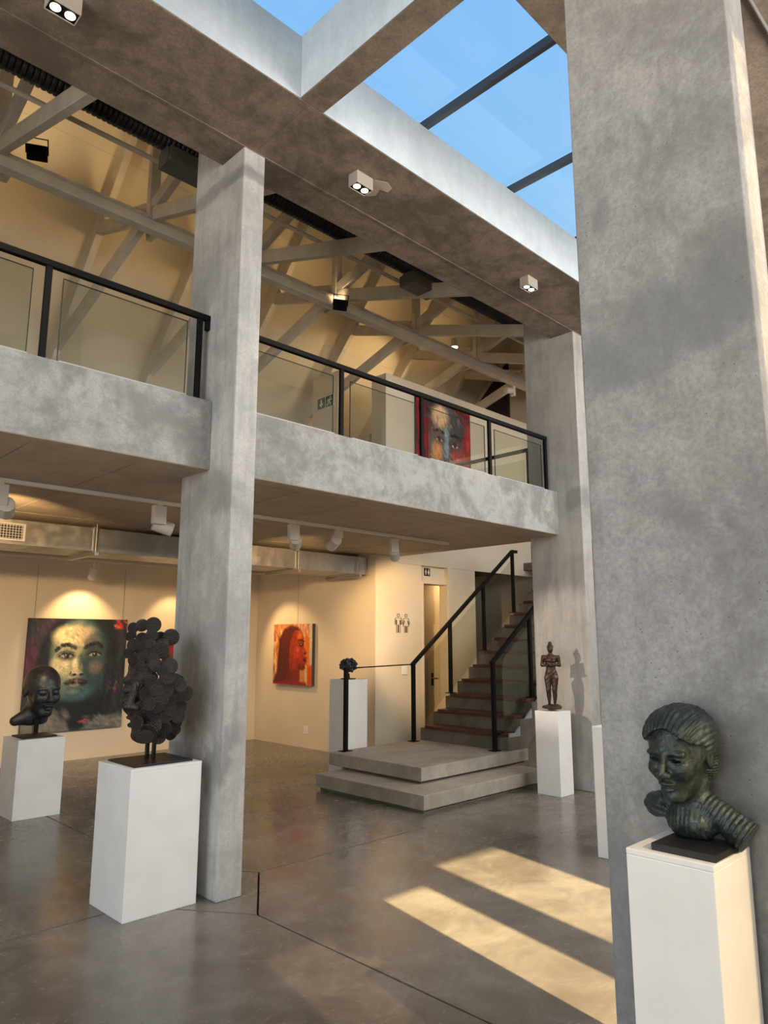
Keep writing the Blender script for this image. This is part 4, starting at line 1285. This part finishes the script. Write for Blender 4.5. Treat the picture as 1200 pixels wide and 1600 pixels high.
def oil():
    t = NT('oil_paint')
    at_ = t.n('Attribute'); at_.attribute_name = 'Col'
    n = t.noise(160, 4, .6)
    c = t.mix(t.ramp(n, .3, .7, 0, .35), at_.outputs[0], t.mix(1.0, at_.outputs[0], (0.7, 0.7, 0.7), 'MULTIPLY'))
    t.bump(n, .25, .003)
    return t.fin(c, .45, 0, .4)
M['oilpaint'] = oil()
M['canvas_edge'] = plain('canvas_edge', (0.05, 0.045, 0.045), .7)
M['wire'] = plain('hanging_wire', (0.30, 0.26, 0.20), .5)

# ---- large portrait, pale lit face with dark hair
c = Canvas(150, 166, (44, 47, 54))
c.dabs(120, (0, .35, 0, .6), [(60, 66, 72), (84, 48, 66), (38, 42, 50), (96, 60, 78), (52, 60, 66)], .05, 1.3, seed=2)
c.dabs(60, (0, .12, .2, .7), [(92, 40, 62), (70, 40, 58), (110, 60, 80)], .05, 1.4, seed=3)
c.poly([(.26, .03), (.45, -.05), (.75, -.05), (.88, .05), (.90, .35), (.88, .62), (.86, .86), (.2, .9), (.12, .62), (.10, .40), (.17, .18)], (15, 19, 25), .05)
for k in range(16):
    x0 = .16 + .012 * k
    c.line([(x0 + .22, .02), (x0 + .03, .22), (x0 - .04, .42), (x0 - .06, .6)], .006, (46 - k, 52 - k, 58 - k), .5)
c.poly([(.34, .62), (.70, .62), (.74, .98), (.30, .98)], (16, 24, 32), .06)                # neck
c.ell(.51, .36, .275, .365, (70, 96, 96), .22)                                               # face base
c.poly([(.30, .10), (.50, .05), (.57, .20), (.545, .45), (.50, .55), (.36, .62), (.26, .45), (.25, .25)], (178, 172, 132), .10, .9)
c.ell(.40, .16, .16, .085, (232, 220, 168), .6, .95)
c.ell(.55, .13, .13, .06, (196, 170, 138), .7, .8)
c.ell(.33, .42, .09, .09, (226, 216, 166), .7, .9)
c.ell(.48, .42, .035, .09, (236, 226, 186), .6, .95)
c.ell(.70, .40, .13, .30, (38, 62, 70), .5, .85)
c.ell(.68, .44, .07, .06, (134, 112, 92), .7, .7)
c.ell(.64, .20, .09, .05, (120, 108, 92), .6, .6)
c.ell(.45, .65, .20, .09, (58, 92, 96), .6, .85)
c.ell(.34, .60, .07, .10, (112, 128, 108), .7, .7)
c.poly([(.50, .35), (.54, .30), (.60, .42), (.585, .50), (.53, .51)], (46, 66, 70), .04, .8)
c.line([(.285, .285), (.33, .245), (.40, .235), (.47, .262)], .019, (26, 26, 28), .95)        # brows
c.line([(.565, .265), (.62, .235), (.69, .225), (.74, .255)], .018, (16, 18, 22), .95)
for ex, ey, w_ in ((.385, .335, .07), (.665, .325, .068)):
    c.ell(ex, ey, w_ * 1.35, .042, (62, 68, 66), .6, .75)
    c.ell(ex, ey + .004, w_, .021, (168, 170, 150), .3, .95)
    c.ell(ex + .005, ey, .026, .024, (30, 34, 36), .25)
    c.ell(ex - .004, ey - .007, .007, .006, (225, 225, 215), .5)
    c.line([(ex - w_, ey + .004), (ex - w_ * .4, ey - .020), (ex + w_ * .4, ey - .020), (ex + w_, ey + .002)], .008, (14, 16, 20))
    c.line([(ex - w_ * .8, ey + .012), (ex, ey + .026), (ex + w_ * .8, ey + .012)], .005, (60, 54, 50), .8)
    c.line([(ex - w_, ey - .028), (ex, ey - .046), (ex + w_, ey - .026)], .005, (52, 54, 54), .7)
c.ell(.50, .485, .05, .028, (210, 190, 150), .6, .8)
c.ell(.475, .505, .022, .011, (18, 18, 20), .4); c.ell(.545, .505, .020, .011, (14, 16, 20), .4)
c.line([(.44, .48), (.435, .50), (.455, .515)], .007, (70, 72, 66), .8)
c.ell(.50, .575, .115, .036, (36, 30, 32), .3)                                               # mouth
c.ell(.49, .563, .095, .016, (70, 52, 50), .4)
c.line([(.39, .580), (.47, .572), (.53, .575), (.60, .583)], .006, (8, 8, 12))
c.ell(.48, .600, .065, .013, (150, 136, 118), .6, .8)
c.ell(.47, .655, .06, .02, (120, 140, 128), .7, .6)
c.dabs(300, (.26, .56, .06, .6), [(236, 226, 180), (206, 196, 150), (150, 158, 132), (190, 150, 120), (120, 138, 124)], .022, .9, .35, 4,
       lambda x, y: ((x - .45) / .20) ** 2 + ((y - .33) / .28) ** 2 < 1 and not (.29 < y < .37))
c.dabs(120, (.55, .8, .2, .7), [(40, 66, 74), (58, 84, 88), (28, 44, 52), (96, 92, 84)], .022, .9, .35, 6, lambda x, y: not (.28 < y < .37) and not (.54 < y < .62))
c.poly([(-.02, 1.0), (.0, .92), (.27, .76), (.36, .88), (.48, 1.0)], (112, 112, 104), .03)
c.poly([(.56, 1.0), (.72, .90), (.98, .86), (1.02, 1.0)], (104, 108, 106), .03)
c.dabs(90, (0, .45, .82, 1), [(128, 126, 116), (80, 82, 80), (100, 100, 92)], .04, .8, .6, 7)
c.dabs(70, (.6, 1, .88, 1), [(128, 128, 124), (70, 76, 80)], .04, .3, .6, 8)
c.dabs(26, (.86, 1, .0, .09), [(214, 60, 52), (180, 40, 44), (230, 120, 90)], .03, .4, .9, 9)
c.dabs(26, (.80, .92, .48, .68), [(206, 60, 70), (150, 40, 52), (90, 120, 140)], .02, 1.2, .8, 10)
c.dabs(8, (.55, .62, .90, .94), [(206, 70, 70)], .02, .2, .9, 11)
c.dabs(120, (.78, 1, .05, .85), [(26, 30, 38), (40, 42, 50), (16, 18, 24)], .05, 1.4, .6, 12)
c.impasto(1500, .016)
painting('painting', c, 1.35, 1.49, 'large portrait of a dark-haired woman with a pale green lit face on the back wall', (4.035, 10.1195, 0.39), 0, .05, (-.60, .62), 1.25, 2.6)

# ---- orange-red profile portrait
c = Canvas(110, 104, (206, 140, 80))
c.dabs(90, (0, .3, 0, .8), [(240, 206, 140), (226, 150, 70), (160, 70, 40), (250, 226, 170), (120, 50, 30)], .07, 1.5, .8, 21)
c.dabs(60, (.55, 1, 0, .35), [(206, 200, 184), (226, 120, 60), (190, 110, 110), (230, 210, 180), (216, 90, 30)], .07, 1.5, .85, 22)
c.poly([(.80, .22), (.94, .2), (.94, 1), (.86, 1)], (224, 116, 26), .05)
c.line([(.955, .0), (.965, .65)], .035, (206, 196, 172), .9)
c.line([(.84, .70), (.86, .98)], .03, (226, 200, 160), .9)
c.poly([(.90, .7), (1.02, .66), (1.02, 1.02), (.88, 1.02)], (208, 78, 18), .03)
c.poly([(0, .98), (.10, .80), (.13, .5), (.16, .25), (.28, .09), (.45, .03), (.62, .05), (.76, .16), (.74, .35), (.6, .9), (.3, 1.02)], (84, 20, 16), .04)
c.poly([(.56, .10), (.70, .12), (.785, .22), (.80, .31), (.785, .355), (.82, .41), (.87, .475), (.855, .505), (.80, .525), (.865, .56), (.835, .60), (.86, .635), (.825, .665), (.835, .72), (.80, .755), (.70, .75), (.70, .9), (.45, .95), (.42, .55), (.44, .3)], (168, 48, 24), .02)
c.ell(.68, .20, .07, .07, (226, 112, 30), .7, .9)
c.ell(.60, .47, .10, .09, (196, 66, 30), .7, .9)
c.ell(.64, .42, .05, .04, (216, 104, 56), .8, .8)
c.ell(.79, .44, .03, .05, (186, 78, 60), .7, .7)
c.line([(.66, .27), (.74, .265), (.79, .295)], .016, (60, 14, 12))
c.ell(.73, .34, .055, .026, (70, 20, 16), .5); c.ell(.735, .335, .022, .012, (206, 170, 140), .4); c.ell(.748, .335, .010, .012, (20, 8, 8), .4)
c.line([(.67, .36), (.74, .365), (.78, .35)], .008, (40, 10, 10))
c.ell(.82, .485, .025, .016, (50, 12, 12), .5)
c.ell(.83, .555, .045, .018, (150, 46, 50), .4); c.ell(.825, .60, .04, .02, (96, 18, 26), .4); c.line([(.77, .578), (.85, .578)], .007, (40, 6, 10))
c.ell(.72, .70, .10, .045, (96, 18, 22), .6, .8)
c.ell(.60, .62, .10, .06, (150, 40, 22), .7, .7)
c.poly([(.40, .75), (.68, .74), (.70, 1.02), (.25, 1.02)], (112, 30, 24), .05, .8)
c.poly([(.0, .97), (.5, .93), (.85, .95), (.88, 1.02), (0, 1.02)], (150, 28, 22), .04)
for k in range(20):
    x0 = .17 + .018 * k
    c.line([(x0 + .14, .08 + .004 * k), (x0 + .04, .3), (x0, .6), (x0 - .06, .95)], .006, ((60, 12, 12), (120, 36, 26), (140, 52, 44))[k % 3], .5)
c.dabs(120, (.42, .8, .15, .75), [(200, 70, 30), (150, 36, 20), (226, 110, 50), (120, 24, 20)], .03, 1.2, .35, 24, lambda x, y: not (.28 < y < .38 and x > .64) and x < .76)
c.impasto(900, .022, 25)
painting('painting', c, .975, .925, 'orange and red profile portrait on the side wall', (6.9995, 9.07, 0.912), -PI / 2, .06, (.06,), 1.05, 2.7)

# ---- red and blue face on the gallery partition
c = Canvas(110, 126, (120, 20, 22))
c.dabs(160, (0, 1, 0, 1), [(150, 24, 24), (96, 14, 18), (60, 20, 26), (176, 34, 30), (40, 34, 40)], .08, 1.4, .8, 31)
c.dabs(60, (.1, .9, 0, .25), [(40, 44, 50), (70, 74, 80), (28, 26, 32)], .08, .4, .8, 32)
c.ell(.52, .52, .30, .46, (62, 74, 84), .25)
c.ell(.42, .20, .15, .13, (206, 170, 130), .6, .9)
c.ell(.36, .58, .10, .12, (206, 130, 70), .6, .85)
c.ell(.53, .48, .05, .20, (112, 138, 150), .5, .9)
c.ell(.72, .58, .11, .15, (150, 30, 34), .6, .85)
c.ell(.74, .30, .13, .16, (40, 50, 60), .6, .85)
c.ell(.40, .44, .11, .06, (96, 60, 66), .6, .9); c.ell(.69, .47, .11, .06, (60, 40, 46), .6, .9)
for ex, ey in ((.40, .45), (.69, .48)):
    c.ell(ex, ey, .075, .024, (170, 140, 130), .4); c.ell(ex, ey, .026, .024, (20, 14, 18), .3)
    c.line([(ex - .08, ey + .004), (ex, ey - .026), (ex + .08, ey + .004)], .009, (16, 10, 14))
c.line([(.30, .37), (.40, .345), (.49, .375)], .016, (30, 22, 28)); c.line([(.60, .385), (.70, .365), (.80, .40)], .016, (20, 16, 20))
c.ell(.52, .67, .07, .03, (60, 66, 74), .5); c.ell(.49, .685, .02, .01, (14, 12, 14), .4); c.ell(.56, .688, .02, .01, (14, 12, 14), .4)
c.ell(.52, .80, .11, .030, (44, 26, 32), .4); c.ell(.51, .822, .08, .016, (130, 112, 112), .5, .8)
c.dabs(160, (.25, .8, .1, .95), [(196, 34, 30), (206, 150, 110), (86, 108, 122), (120, 142, 152), (48, 54, 64), (220, 120, 40)], .032, .9, .55, 34, lambda x, y: not (.40 < y < .53) and not (.76 < y < .85))
c.impasto(1000, .022, 35)
painting('painting', c, 1.32, 1.50, 'red and blue face painting on the gallery partition', (8.49, 7.2695, 3.92), 0, .05, (), 2.0)

# ---- small dark red painting half hidden by the column
c = Canvas(44, 60, (24, 16, 16))
c.poly([(.0, .25), (1, .2), (1, .42), (0, .45)], (176, 24, 30), .05)
c.ell(.5, .55, .3, .28, (120, 66, 46), .4)
c.dabs(60, (0, 1, 0, 1), [(150, 20, 24), (20, 14, 14), (90, 44, 34), (196, 150, 110)], .09, 1.2, .7, 41)
c.impasto(120, .06, 42)
painting('painting', c, .52, .70, 'small dark red painting partly hidden behind the tall column', (5.56, 10.1195, 1.005), 0, .04)
